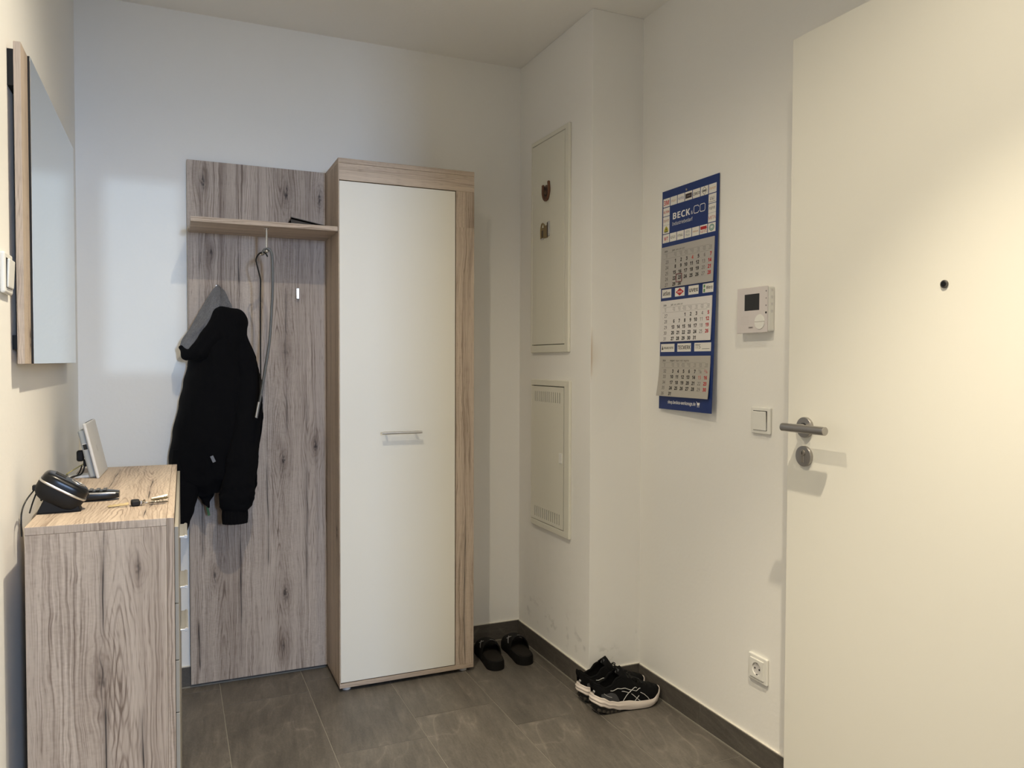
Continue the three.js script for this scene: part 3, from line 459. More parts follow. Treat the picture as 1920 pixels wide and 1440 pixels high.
    { const [x, y, ww] = cell(0, 3); c.fillStyle = '#b9ac2e'; c.beginPath(); c.moveTo(x + ww / 2, y + 8); c.quadraticCurveTo(x + ww - 8, y + rh * 0.55, x + ww - 22, y + rh - 16); c.lineTo(x + 22, y + rh - 16); c.quadraticCurveTo(x + 8, y + rh * 0.55, x + ww / 2, y + 8); c.fill(); c.fillStyle = '#4c5a3a'; c.fillRect(x + 24, y + rh - 20, ww - 48, 9); c.beginPath(); c.arc(x + ww / 2, y + rh * 0.5, 9, 0, 6.3); c.fill(); }
    strokes(6, 1, '#2c2a38', 30, 1, 0.6); { const x = ox + 6 * cw + 10, y = rows[1] * h; c.fillStyle = '#77737a'; c.fillRect(x, y + rh * 0.82, cw - 26, 4); }
    strokes(6, 2, '#34312f', 24); put(6, 3, 'META', '#b8605c', 38, false);
    put(0, 4, 'MT', '#b9333a', 44); c.fillStyle = '#c9a07a'; c.fillRect(ox + 14, rows[4] * h + rh * 0.84, cw - 32, 3);
    strokes(1, 4, '#34312f', 26); strokes(2, 4, '#34312f', 22); strokes(3, 4, '#5a6472', 25, 2, 0.6); strokes(4, 4, '#b9805f', 15);
    { const [x, y, ww] = strokes(5, 4, '#a8262c', 25, 2, 0.84); c.fillStyle = '#b8262c'; c.fillRect(x + 10, y + 12, ww - 20, 26); }
    { const [x, y, ww] = cell(6, 4); c.strokeStyle = '#4f7f74'; c.lineWidth = 8; c.beginPath(); c.ellipse(x + ww / 2, y + rh / 2, 30, 24, 0, 0, 6.3); c.stroke(); c.fillStyle = '#9fb7ae'; c.fill(); c.fillStyle = '#e4e4de'; c.beginPath(); c.ellipse(x + ww / 2, y + rh / 2 - 3, 16, 9, 0, 0, 6.3); c.fill(); }
    // title
    c.textAlign = 'left'; c.textBaseline = 'alphabetic'; c.fillStyle = '#f2efe9'; c.font = 'bold 86px sans-serif'; const ty = 0.139 * h; c.save(); c.translate(0.195 * w, ty); c.scale(1.22, 0.92); c.fillText('BECK', 0, 0); c.restore(); c.font = '40px sans-serif'; c.fillText('&', 0.195 * w + 272, ty);
    c.strokeStyle = '#f2efe9'; c.lineWidth = 6; for (const [i, open] of [[0, true], [1, false]]) { const x = 0.195 * w + 314 + i * 84, y = ty - 62, s = 68, hh = 62, r = 16; c.beginPath(); if (open) { c.moveTo(x + s, y + 14); c.lineTo(x + s - 12, y); c.lineTo(x + r, y); c.quadraticCurveTo(x, y, x, y + r); c.lineTo(x, y + hh - r); c.quadraticCurveTo(x, y + hh, x + r, y + hh); c.lineTo(x + s - 12, y + hh); c.lineTo(x + s, y + hh - 14); } else { c.roundRect(x, y, s, hh, r); } c.stroke(); }
    c.fillStyle = '#e6e3dd'; c.font = '42px sans-serif'; c.fillText('Industriebedarf', 0.195 * w, ty + 56);
    // strip between first and second month
    const box = (x0, x1, y0, y1) => { c.fillStyle = '#e9e5de'; c.fillRect(x0 * w, y0 * h, (x1 - x0) * w, (y1 - y0) * h); return [(x0 + x1) / 2 * w, (y0 + y1) / 2 * h, (x1 - x0) * w]; };
    c.textAlign = 'center'; c.textBaseline = 'middle';
    let b = box(0.02, 0.205, 0.4515, 0.4905); c.fillStyle = '#2b2927'; c.font = 'bold 50px sans-serif'; c.fillText('atlas', b[0], b[1], b[2] - 8);
    b = box(0.275, 0.455, 0.4515, 0.4905); c.fillStyle = '#c0242c'; c.beginPath(); c.moveTo(b[0] - 60, b[1]); c.lineTo(b[0], b[1] - 33); c.lineTo(b[0] + 60, b[1]); c.lineTo(b[0], b[1] + 33); c.fill(); c.fillStyle = '#f0d8d2'; for (let i = 0; i < 5; i++) c.fillRect(b[0] - 33 + i * 14, b[1] - 8, 8, 16);
    b = box(0.525, 0.705, 0.4515, 0.4905); c.fillStyle = '#2b2927'; c.font = 'bold 56px sans-serif'; c.fillText('uvex', b[0], b[1] - 4, b[2] - 14);
    b = box(0.775, 0.955, 0.4515, 0.4905); c.fillStyle = '#4d8a4c'; c.fillRect(b[0] - 60, b[1] - 30, 20, 24); c.fillRect(b[0] - 60, b[1] + 4, 20, 28); c.fillStyle = '#2b2927'; c.font = 'bold 38px sans-serif'; c.fillText('Werz', b[0] + 18, b[1] - 4, 86);
    b = box(0.02, 0.29, 0.7015, 0.7385); c.fillStyle = '#2b2927'; c.font = 'bold 27px sans-serif'; c.fillText('ORGANI NOTEC', b[0] + 16, b[1], b[2] - 56); c.beginPath(); c.moveTo(b[0] - 96, b[1] + 16); c.lineTo(b[0] - 82, b[1] - 20); c.lineTo(b[0] - 68, b[1] + 16); c.fill();
    b = box(0.345, 0.60, 0.7015, 0.7385); c.fillStyle = '#2b2927'; c.font = 'bold 46px sans-serif'; c.fillText('TECWERK', b[0], b[1], b[2] - 16);
    b = box(0.66, 0.95, 0.7015, 0.7385); c.fillStyle = '#2b2927'; c.font = '48px sans-serif'; c.textAlign = 'left'; c.fillText('TTS', b[0] - b[2] / 2 + 14, b[1] - 4); c.fillRect(b[0] - 8, b[1] + 14, b[2] / 2 - 12, 3);
    c.fillStyle = '#f0ede7'; c.textAlign = 'center'; c.font = 'bold 40px sans-serif'; c.fillText('shop.beckco-werkzeuge.de', 0.45 * w, 0.966 * h, 430);
    { const x = 0.755 * w, y = 0.966 * h; c.strokeStyle = '#f0ede7'; c.lineWidth = 4; c.beginPath(); c.moveTo(x - 24, y - 20); c.lineTo(x - 14, y - 20); c.lineTo(x - 6, y + 10); c.lineTo(x + 22, y + 10); c.lineTo(x + 28, y - 12); c.lineTo(x - 11, y - 12); c.stroke(); c.fillRect(x - 8, y - 10, 32, 16); c.beginPath(); c.arc(x - 2, y + 20, 5, 0, 6.3); c.arc(x + 18, y + 20, 5, 0, 6.3); c.fill(); }
  });
  const t = thing('wall_calendar', 'long blue three-month wall calendar hanging by a nail on the right wall', 'calendar', [XE, 1.05, 0.766], RIGHT);
  const BW = 0.314, BH = 0.771, sag = (u, v) => 0.0042 + Math.pow(1 - v, 1.3) * (0.008 + 0.014 * u);
  const at = (u, v, lift = 0) => [u * BW, v * BH, sag(u, v) + lift];
  mesh('backing_board', sheet((u, v) => at(u, v), 10, 24, [0, 0, -0.0012]), std({ map: board, roughness: 0.55 }), t);
  const pad = (key, v0, v1, u0, u1, paper, curl) => mesh('month_pad', sheet((u, k) => { const v = lerp(v1, v0, k), uu = lerp(u0, u1, u); return at(uu, v, 0.0026 + curl[0] * (1 - (1 - k)) ** 1 * 0 + lerp(curl[1], curl[2], u) * Math.pow(1 - (1 - k), 1) * 0 + lerp(curl[1], curl[2], u) * Math.pow(k === undefined ? 0 : 1 - (1 - k), 2)); }, 12, 12, [0, 0, -0.0022]), std({ map: month(key, paper), roughness: 0.75 }), t);
  // k runs from the top (0) to the bottom (1) of a pad; flip v of the print to match
  for (const [key, v1, v0, u0, u1, paper, curl] of [['june', 0.742, 0.554, 0.005, 0.957, '#b4b0ac', [0, 0.003, 0.002]], ['july', 0.4955, 0.308, 0.003, 0.948, '#e4e0de', [0, 0.004, 0.002]], ['aug', 0.2425, 0.060, 0.010, 0.955, '#b7b2aa', [0, 0.013, 0.006]]]) {
    const o = pad(key, v0, v1, u0, u1, paper, curl), uv = o.geometry.attributes.uv, n = 13 * 13; for (let i = 0; i < 12 * 12 * 6; i++) uv.setY(i, 1 - uv.getY(i));
    const ix = o.geometry; ix.computeVertexNormals?.();
  }
  const q = [0.366, 0.5915], m = 0.0017, mw = 0.017, mh = 0.0145, fz = sag(0.45, 0.57) + 0.0046;
  mesh('date_marker', [slab([q[0] * BW - mw, q[1] * BH - mh, fz], [q[0] * BW + mw, q[1] * BH - mh + m, fz + 0.001], { r: 0 }), slab([q[0] * BW - mw, q[1] * BH + mh - m, fz], [q[0] * BW + mw, q[1] * BH + mh, fz + 0.001], { r: 0 }), slab([q[0] * BW - mw, q[1] * BH - mh, fz], [q[0] * BW - mw + m, q[1] * BH + mh, fz + 0.001], { r: 0 }), slab([q[0] * BW + mw - m, q[1] * BH - mh, fz], [q[0] * BW + mw, q[1] * BH + mh, fz + 0.001], { r: 0 })], std({ color: css('#7a1d2a'), roughness: 0.4 }), t);
  mesh('nail', [disc(0.0035, 0.003, 0.001, 20).translate(0.46 * BW, 0.975 * BH, 0.0075), cyl(0.001, 0.001, 0.008, 10).rotateX(Math.PI / 2).translate(0.46 * BW, 0.975 * BH, 0.004)], steel, t);
}
// two flush cabinets in the shaft wall
function flushCabinet(name, label, y0, y1, z0, z1, inner, extra) {
  const t = thing(name, label, 'wall cabinet', [XC, y0, z0], RIGHT), w = z1 - z0, h = y1 - y0, [a, b, c, d] = inner;   // door left, right, bottom, top
  const fa = a - 0.0025, fb = b + 0.0025, fc = c - 0.0025, fd = d + 0.0025, zt = 0.0118, r = 0.0032;
  mesh('frame', [slab([0, 0, 0], [fa, h, zt], { r }), slab([fb, 0, 0], [w, h, zt], { r }), slab([fa - 0.004, 0, 0], [fb + 0.004, fc, zt - 0.00005], { r }), slab([fa - 0.004, fd, 0], [fb + 0.004, h, zt - 0.00005], { r })], enamel, t);
  mesh('shade_backing', slab([a - 0.0024, c - 0.0024, 0.0005], [b + 0.0024, d + 0.0024, 0.002], { r: 0 }), slotShade, t);  // dark sheet painting the shade behind door gaps and vent slots
  extra(t, a, b, c, d); return t;
}
flushCabinet('fuse_cabinet', 'tall beige flush-mounted fuse cabinet with two magnets on its door, on the shaft wall', 1.253, 2.125, 0.137, 0.474, [0.014, 0.303, 0.033, 0.852], (t, a, b, c, d) => {
  const o = mesh('door', slab([a, c, 0.003], [b, d, 0.0118], { r: 0.0012 }), enamel, t);
  mesh('latch', [slab([b - 0.018, 0.42, 0.0113], [b - 0.004, 0.455, 0.0128], { r: 0.0009 })], enamel, o);
});
flushCabinet('media_cabinet', 'lower beige flush-mounted cabinet with slotted vents at top and bottom of its door', 0.534, 1.143, 0.143, 0.486, [0.009, 0.298, 0.027, 0.582], (t, a, b, c, d) => {
  const s = new THREE.Shape(); s.moveTo(a, c); s.lineTo(b, c); s.lineTo(b, d); s.lineTo(a, d); s.closePath();
  const n = 13; for (let r = 0; r < 2; r++) for (let i = 0; i < n; i++) { const x = a + 0.034 + i * (b - a - 0.068) / (n - 1), y0 = r ? d - 0.063 : c + 0.014, y1 = y0 + 0.042, e = 0.0030; const p = new THREE.Path(); p.moveTo(x - e, y0); p.lineTo(x - e, y1); p.lineTo(x + e, y1); p.lineTo(x + e, y0); p.closePath(); s.holes.push(p); }
  const o = mesh('door', new THREE.ExtrudeGeometry(s, { depth: 0.002, bevelEnabled: false }), enamel, t, [0, 0, 0.0100]);
  mesh('latch', slab([b - 0.034, 0.285, 0.0132], [b - 0.008, 0.326, 0.0165], { r: 0.0020 }), whitePlastic, o, [0, 0, -0.0112]);
});
{ // horseshoe magnet
  const t = thing('horseshoe_magnet', 'small brown horseshoe-shaped magnet, upper of the two on the fuse cabinet', 'magnet', [XC - 0.0117, 1.862, 0.286], RIGHT);
  const copper = std({ color: new THREE.Color(0.16, 0.075, 0.045), metalness: 0.6, roughness: 0.4 });
  mesh('horseshoe', [tube([[-0.026, 0.062, 0.004], [-0.027, 0.032, 0.004], [-0.014, 0.008, 0.004], [0, 0.004, 0.004], [0.014, 0.008, 0.004], [0.027, 0.034, 0.004], [0.024, 0.07, 0.004]], 0.006, 48, 10), new THREE.SphereGeometry(0.0062, 12, 8).translate(-0.026, 0.062, 0.004), new THREE.SphereGeometry(0.0062, 12, 8).translate(0.024, 0.07, 0.004)], copper, t);
  mesh('inner_plate', disc(0.02, 0.004, 0.001, 32).scale(1, 1.45, 1).translate(0, 0.034, 0.003), std({ color: new THREE.Color(0.12, 0.07, 0.045), metalness: 0.3, roughness: 0.5 }), t);
  mesh('rider', tube([[-0.01, 0.056, 0.006], [-0.002, 0.04, 0.0075], [0.006, 0.052, 0.006], [0.012, 0.03, 0.006], [0.0, 0.018, 0.0065], [-0.012, 0.026, 0.006]], 0.0022, 30, 6), std({ color: new THREE.Color(0.07, 0.04, 0.03), metalness: 0.4, roughness: 0.5 }), t);
}
{ // souvenir magnet
  const t = thing('souvenir_magnet', 'small folded glossy souvenir magnet, lower of the two on the fuse cabinet', 'magnet', [XC - 0.0117, 1.714, 0.281], RIGHT);
  const gold = std({ color: new THREE.Color(0.30, 0.22, 0.11), metalness: 0.5, roughness: 0.35 }), dark = std({ color: new THREE.Color(0.07, 0.05, 0.035), roughness: 0.4 }), silver = std({ color: new THREE.Color(0.6, 0.6, 0.62), metalness: 0.8, roughness: 0.25 });
  mesh('arch_page', [tube([[-0.042, 0.0, 0.003], [-0.042, 0.045, 0.003], [-0.03, 0.062, 0.003], [-0.014, 0.055, 0.003], [-0.01, 0.045, 0.003]], 0.003, 30, 8), slab([-0.041, 0.002, 0.0], [-0.012, 0.045, 0.003])], gold, t);
  mesh('arch_opening', slab([-0.036, 0.006, 0.003], [-0.020, 0.034, 0.0042]), dark, t);
  mesh('middle_page', slab([-0.010, 0.0, 0.0], [0.016, 0.05, 0.004]), gold, t);
  mesh('spine', slab([0.016, 0.004, 0.0], [0.026, 0.060, 0.005]), dark, t);
  mesh('silver_edge', slab([0.026, 0.004, 0.0], [0.036, 0.064, 0.006], { r: 0.0022 }), silver, t);
  mesh('foot_strip', slab([-0.043, -0.003, 0.0], [-0.016, 0.003, 0.0055], { r: 0.0022 }), silver, t);
}

// ------------------------------------------------------------------ things on the dresser
const TOP = 0.8872;
{ // telephone charging base
  const t = thing('telephone_charger', 'black telephone charging base with a silver rim, on the near end of the dresser', 'telephone charger', [0.083, TOP, 1.165], 0.06);
  const a = 0.050, b = 0.040, n = 3.4, se = (ang, A, B) => { const c = Math.cos(ang), s = Math.sin(ang); return [A * Math.sign(c) * Math.abs(c) ** (2 / n), B * Math.sign(s) * Math.abs(s) ** (2 / n)]; };
  const dome = (h, pw, A = a, B = b) => loft((k, ang) => { const r = Math.pow(Math.max(0, 1 - Math.pow(k, pw)), 1 / pw) * 0.98 + 0.02 * (1 - k), [x, z] = se(ang, A * r, B * r); return [x, h * k, -z]; }, 14, 56);
  const body = new THREE.Group(); body.name = 'body'; body.position.set(0.0, 0.0465, 0); body.rotation.z = -0.56; t.add(body);
  mesh('lower_shell', dome(-0.037, 3.2).scale(1, 1, 1), blackMatte, body);
  mesh('silver_rim', loft((k, ang) => { const bulge = 0.0016 * Math.sin(Math.PI * k), [x, z] = se(ang, a + bulge, b + bulge); return [x, k * 0.0048, -z]; }, 6, 64), aluminium, body);
  mesh('upper_cover', dome(0.022, 4.5, a * 0.985, b * 0.985).translate(0, 0.0046, 0), gloss, body);
  mesh('charging_slot', slab([-0.012, -0.001, -0.015], [0.011, 0.0005, 0.015], { r: 0.0007 }), gapDark, body, [-0.018, 0.0263, 0]);
  mesh('button_ring', new THREE.TorusGeometry(0.0125, 0.0012, 10, 8).rotateX(Math.PI / 2).rotateY(0.39).scale(1.15, 1, 1).translate(0.020, 0.0260, 0), aluminium, body);
  mesh('call_button', [slab([0.010, 0.0250, -0.003], [0.030, 0.0266, 0.003], { r: 0.0014 }), slab([0.017, 0.0250, -0.010], [0.023, 0.0266, 0.010], { r: 0.0014 })], blackPlastic, body);
  mesh('front_window', dome(0.003, 2, 0.012, 0.016).rotateZ(-0.5)  .translate(0.0425, 0.0165, 0), blackMatte, body);
  mesh('foot', prism([[-0.050, 0], [-0.036, 0.030], [-0.012, 0.034], [0.030, 0.012], [0.034, 0], [-0.048, 0]], 0.056, { bevel: 0.003, seg: 2 }), blackMatte, t, [0.002, 0.0, -0.028]);
  mesh('connector', slab([-0.056, 0.048, -0.006], [-0.044, 0.060, 0.008], { r: 0.0029 }), blackMatte, t);
  mesh('cable', join([tube([[-0.052, 0.050, 0.002], [-0.066, 0.03, 0.02], [-0.072, 0.008, 0.045], [-0.072, -0.04, 0.05]], 0.0016, 40, 8), tube([[-0.048, 0.045, -0.002], [-0.056, 0.02, 0.01], [-0.060, 0.003, 0.02]], 0.0016, 30, 8)]), blackPlastic, t);
}
{ // handset
  const t = thing('phone_handset', 'black cordless telephone handset lying flat beside its base on the dresser', 'telephone', [0.112, TOP, 1.05], -0.02);
  mesh('body', loft((k, ang) => { const e = Math.sin(Math.PI * clamp(k * 1.0, 0.02, 0.98)) ** 0.18, c = Math.cos(ang), s = Math.sin(ang), n = 3.2, A = 0.0235 * e * (0.93 + 0.07 * Math.sin(k * 3)), B = 0.0125 * e; return [lerp(-0.075, 0.075, k), 0.0125 + B * Math.sign(s) * Math.abs(s) ** (2 / n), -A * Math.sign(c) * Math.abs(c) ** (2 / n)]; }, 28, 40), blackPlastic, t);
  mesh('silver_edge', join([1, -1].map((sg) => tube([[-0.066, 0.0185, sg * 0.0208], [0, 0.0195, sg * 0.0224], [0.05, 0.0185, sg * 0.0222], [0.068, 0.0170, sg * 0.018]], 0.0018, 30, 8))), aluminium, t);
  mesh('display', slab([-0.062, 0.0238, -0.015], [-0.024, 0.0256, 0.015], { r: 0.0012 }), gloss, t);
  for (let i = 0; i < 5; i++) for (let j = 0; j < 3; j++) mesh('key', slab([-0.0042, 0, -0.0045], [0.0042, 0.0018, 0.0045], { r: 0.0012 }), i === 0 ? nickel : keyGrey, t, [-0.013 + i * 0.0145, 0.0246, -0.0125 + j * 0.0125]);
}
{ // router
  const t = thing('wifi_router', 'white flat router leaning back on its stand at the far end of the dresser', 'router', [0.1205, TOP, 0.576], -0.036);
  const tilt = new THREE.Group(); tilt.name = 'housing'; tilt.rotation.z = 0.215; t.add(tilt);
  mesh('front_shell', slab([-0.009, 0.0, -0.0975], [0.0, 0.158, 0.0975], { r: 0.0058 }), phys({ color: new THREE.Color(0.68, 0.67, 0.65), roughness: 0.35 }), tilt);
  mesh('rear_shell', slab([-0.026, 0.006, -0.090], [-0.009, 0.142, 0.090], { r: 0.0058 }), std({ color: new THREE.Color(0.35, 0.37, 0.37), roughness: 0.5 }), tilt);
  mesh('port', [slab([-0.0215, 0.086, 0.0895], [-0.012, 0.101, 0.0907], { r: 0 })], gapDark, tilt);
  mesh('port_rim', [slab([-0.023, 0.0845, 0.089], [-0.0105, 0.086, 0.0912]), slab([-0.023, 0.101, 0.089], [-0.0105, 0.1025, 0.0912])], greyPlastic, tilt);
  mesh('vent_slots', [0, 1, 2, 3, 4].map((i) => slab([-0.0065, 0.157, -0.07 + i * 0.03], [-0.003, 0.1585, -0.055 + i * 0.03], { r: 0 })), gapDark, tilt);
  mesh('emblem', prism([[0, -0.010], [0.004, -0.004], [0.002, 0.001], [0.006, 0.008], [0, 0.012], [-0.005, 0.004], [-0.002, -0.002], [-0.005, -0.008]], 0.0006), std({ color: new THREE.Color(0.5, 0.47, 0.44), roughness: 0.4 }), tilt, [0.0001, 0.078, 0.012], [0, Math.PI / 2, 0]);
  mesh('stand', prism([[-0.086, 0], [-0.084, 0.004], [-0.02, 0.009], [-0.004, 0.004], [-0.004, 0]], 0.05, { bevel: 0.001 }), whitePlastic, t, [0, 0, 0.02]);
  mesh('power_plug', [slab([-0.062, 0.045, 0.045], [-0.044, 0.076, 0.066], { r: 0.0058 }), slab([-0.046, 0.03, 0.05], [-0.037, 0.05, 0.06], { r: 0.0029 })], blackMatte, t);
  mesh('cable', tube([[-0.042, 0.035, 0.052], [-0.048, 0.013, 0.062], [-0.066, 0.010, 0.12], [-0.085, 0.006, 0.26], [-0.086, 0.004, 0.42], [-0.08, 0.004, 0.455]], 0.0022, 60, 8), blackPlastic, t);
  mesh('cable', tube([[-0.05, 0.032, 0.05], [-0.056, 0.012, 0.07], [-0.078, 0.004, 0.14], [-0.09, 0.003, 0.3], [-0.088, 0.003, 0.4]], 0.0018, 60, 8), blackPlastic, t);
  mesh('cable', tube([[-0.03, 0.045, 0.03], [-0.06, 0.028, 0.045], [-0.085, 0.012, 0.06], [-0.09, 0.003, 0.02]], 0.0016, 50, 8), std({ color: new THREE.Color(0.42, 0.36, 0.14), roughness: 0.5 }), t);
}
{ // bunch of keys
  const t = thing('key_bunch', 'bunch of keys with a black fob lying on the front of the dresser top', 'keys', [0.231, TOP, 1.165]);
  const key = (len) => { const s = new THREE.Shape(); s.absellipse(0, 0, 0.0105, 0.0115, 0, 6.2832); const h = new THREE.Path(); h.absellipse(-0.006, 0, 0.0025, 0.0035, 0, 6.2832, true); s.holes.push(h);
    const bl = [[0.009, -0.0035], [0.012, -0.0035]]; for (let i = 0; i < 6; i++) { const x = 0.014 + i * (len - 0.018) / 6; bl.push([x, -0.0035 + (i % 2) * 0.002], [x + (len - 0.018) / 12, -0.0018 - (i % 3) * 0.0007]); } bl.push([len - 0.002, -0.001], [len, 0.001], [len - 0.003, 0.0035], [0.009, 0.0035]);
    return join([new THREE.ExtrudeGeometry(s, { depth: 0.0022, bevelEnabled: true, bevelSize: 0.0003, bevelThickness: 0.0003, bevelSegments: 1, curveSegments: 24 }), prism(bl, 0.002)]).rotateX(-Math.PI / 2); };
  const k1 = key(0.052), k2 = key(0.045);
  mesh('key', k1, brass, t, [-0.010, 0.0062, 0.0], [0.75, Math.PI + 0.12, 0.03]);
  mesh('fob', [slab([-0.010, 0, -0.014], [0.0085, 0.013, 0.014], { r: 0.0043 })], blackMatte, t, [-0.005, 0, -0.005], [0, 0.1, 0]);
  mesh('fob_fitting', slab([0.004, 0.003, -0.006], [0.009, 0.011, 0.006], { r: 0.0017 }), steel, t);
  mesh('key_ring', new THREE.TorusGeometry(0.0105, 0.0011, 8, 36).rotateX(Math.PI / 2 - 0.25), nickel, t, [0.016, 0.0045, -0.006]);
  mesh('key', k2, nickel, t, [0.019, 0.0085, -0.012], [0.7, 0.30, -0.04]);
  mesh('key', k2, nickel, t, [0.018, 0.0065, 0.000], [-0.6, 0.08, 0.0]);
  mesh('key', k2, brass, t, [0.018, 0.0085, -0.005], [0.5, 0.17, 0.0]);
}
// ------------------------------------------------------------------ on the coat rack
{
  const t = thing('booklet', 'thin dark folded booklet lying on the coat rack shelf', 'booklet', [0.684, 1.7013, 0.15], -0.05);
  const cover = std({ color: new THREE.Color(0.025, 0.02, 0.017), roughness: 0.5 });
  mesh('lower_cover', slab([0.0, 0.0, -0.05], [0.145, 0.003, 0.06], { r: 0.0014 }), cover, t);
  mesh('spine', slab([0.0, 0.0, -0.05], [0.003, 0.035, 0.06], { r: 0.0014 }), std({ color: new THREE.Color(0.10, 0.07, 0.05), roughness: 0.5 }), t, [0.0, 0.0, 0.0], [0, 0, -0.5]);
  mesh('pages', prism([[0.016, 0.026], [0.02, 0.004], [0.14, 0.003], [0.13, 0.006]], 0.1, {}), std({ color: new THREE.Color(0.06, 0.055, 0.05), roughness: 0.8 }), t, [0, 0, -0.045]);
  mesh('upper_cover', slab([0.0, 0.0, -0.05], [0.135, 0.003, 0.06], { r: 0.0014 }), cover, t, [0.016, 0.0305, 0], [0, 0, -0.185]);
}
{ // grey curved shoehorn hanging from the pin by an eye
  const P = [[0.6035, 1.608], [0.612, 1.612], [0.622, 1.606], [0.627, 1.594], [0.630, 1.549], [0.630, 1.474], [0.626, 1.398], [0.618, 1.284], [0.604, 1.191], [0.588, 1.097], [0.573, 1.015]];
  const t = thing('shoehorn', 'long curved grey shoehorn hanging by its looped top from the rod under the shelf', 'shoehorn', [0, 0, 0.246]);
  const curve = new THREE.CatmullRomCurve3(P.slice(1).map((q) => V([q[0], q[1], 0])), false, 'centripetal'), N = 60;
  const wid = prof([[0, 0.004], [0.08, 0.006], [0.5, 0.008], [0.8, 0.014], [1, 0.017]]), th = prof([[0, 0.0042], [0.1, 0.0046], [0.7, 0.0046], [1, 0.003]]);
  const grey = std({ color: new THREE.Color(0.105, 0.108, 0.104), roughness: 0.45 });
  mesh('blade', loft((k, a) => { const p = curve.getPointAt(k), d = curve.getTangentAt(k), n = [-d.y, d.x], c = Math.cos(a), s = Math.sin(a), e = Math.sign(c) * Math.abs(c) ** 0.6 * th(k), f = Math.sign(s) * Math.abs(s) ** 0.6 * wid(k); return [p.x + n[0] * e, p.y + n[1] * e, f]; }, 60, 20), grey, t);
  mesh('loop', tube([[0.616, 1.611, 0], [0.603, 1.608, 0.001], [0.5965, 1.597, 0.004], [0.598, 1.586, 0.008]], 0.0032, 30, 10), grey, t);
  mesh('pale_tip', slab([-0.0016, -0.028, -0.014], [0.0012, 0.028, 0.014], { r: 0.0014 }), greyPlastic, t, [0.5752, 1.044, 0.0035], [0, 0, -0.185]);
}
{
  const t = thing('hooked_rod', 'thin black metal rod with a hooked top, hanging beside the grey shoehorn', 'rod', [0, 0, 0.222]);
  mesh('rod', cappedTube([[0.612, 1.583, 0.03], [0.606, 1.593, 0.029], [0.597, 1.5965, 0.028], [0.584, 1.590, 0.02], [0.576, 1.573, 0.014], [0.577, 1.560, 0.012], [0.5835, 1.535, 0.008], [0.5895, 1.512, 0.003], [0.5915, 1.500, 0.0], [0.5915, 1.44, -0.006], [0.5915, 1.35, -0.012], [0.592, 1.145, -0.02]], 0.0026, 120, 10), blackMatte, t);
  mesh('flat_end', slab([-0.004, -0.06, -0.0015], [0.004, 0.02, 0.0015], { r: 0.0014 }), blackMatte, t, [0.592, 1.13, -0.021]);
}
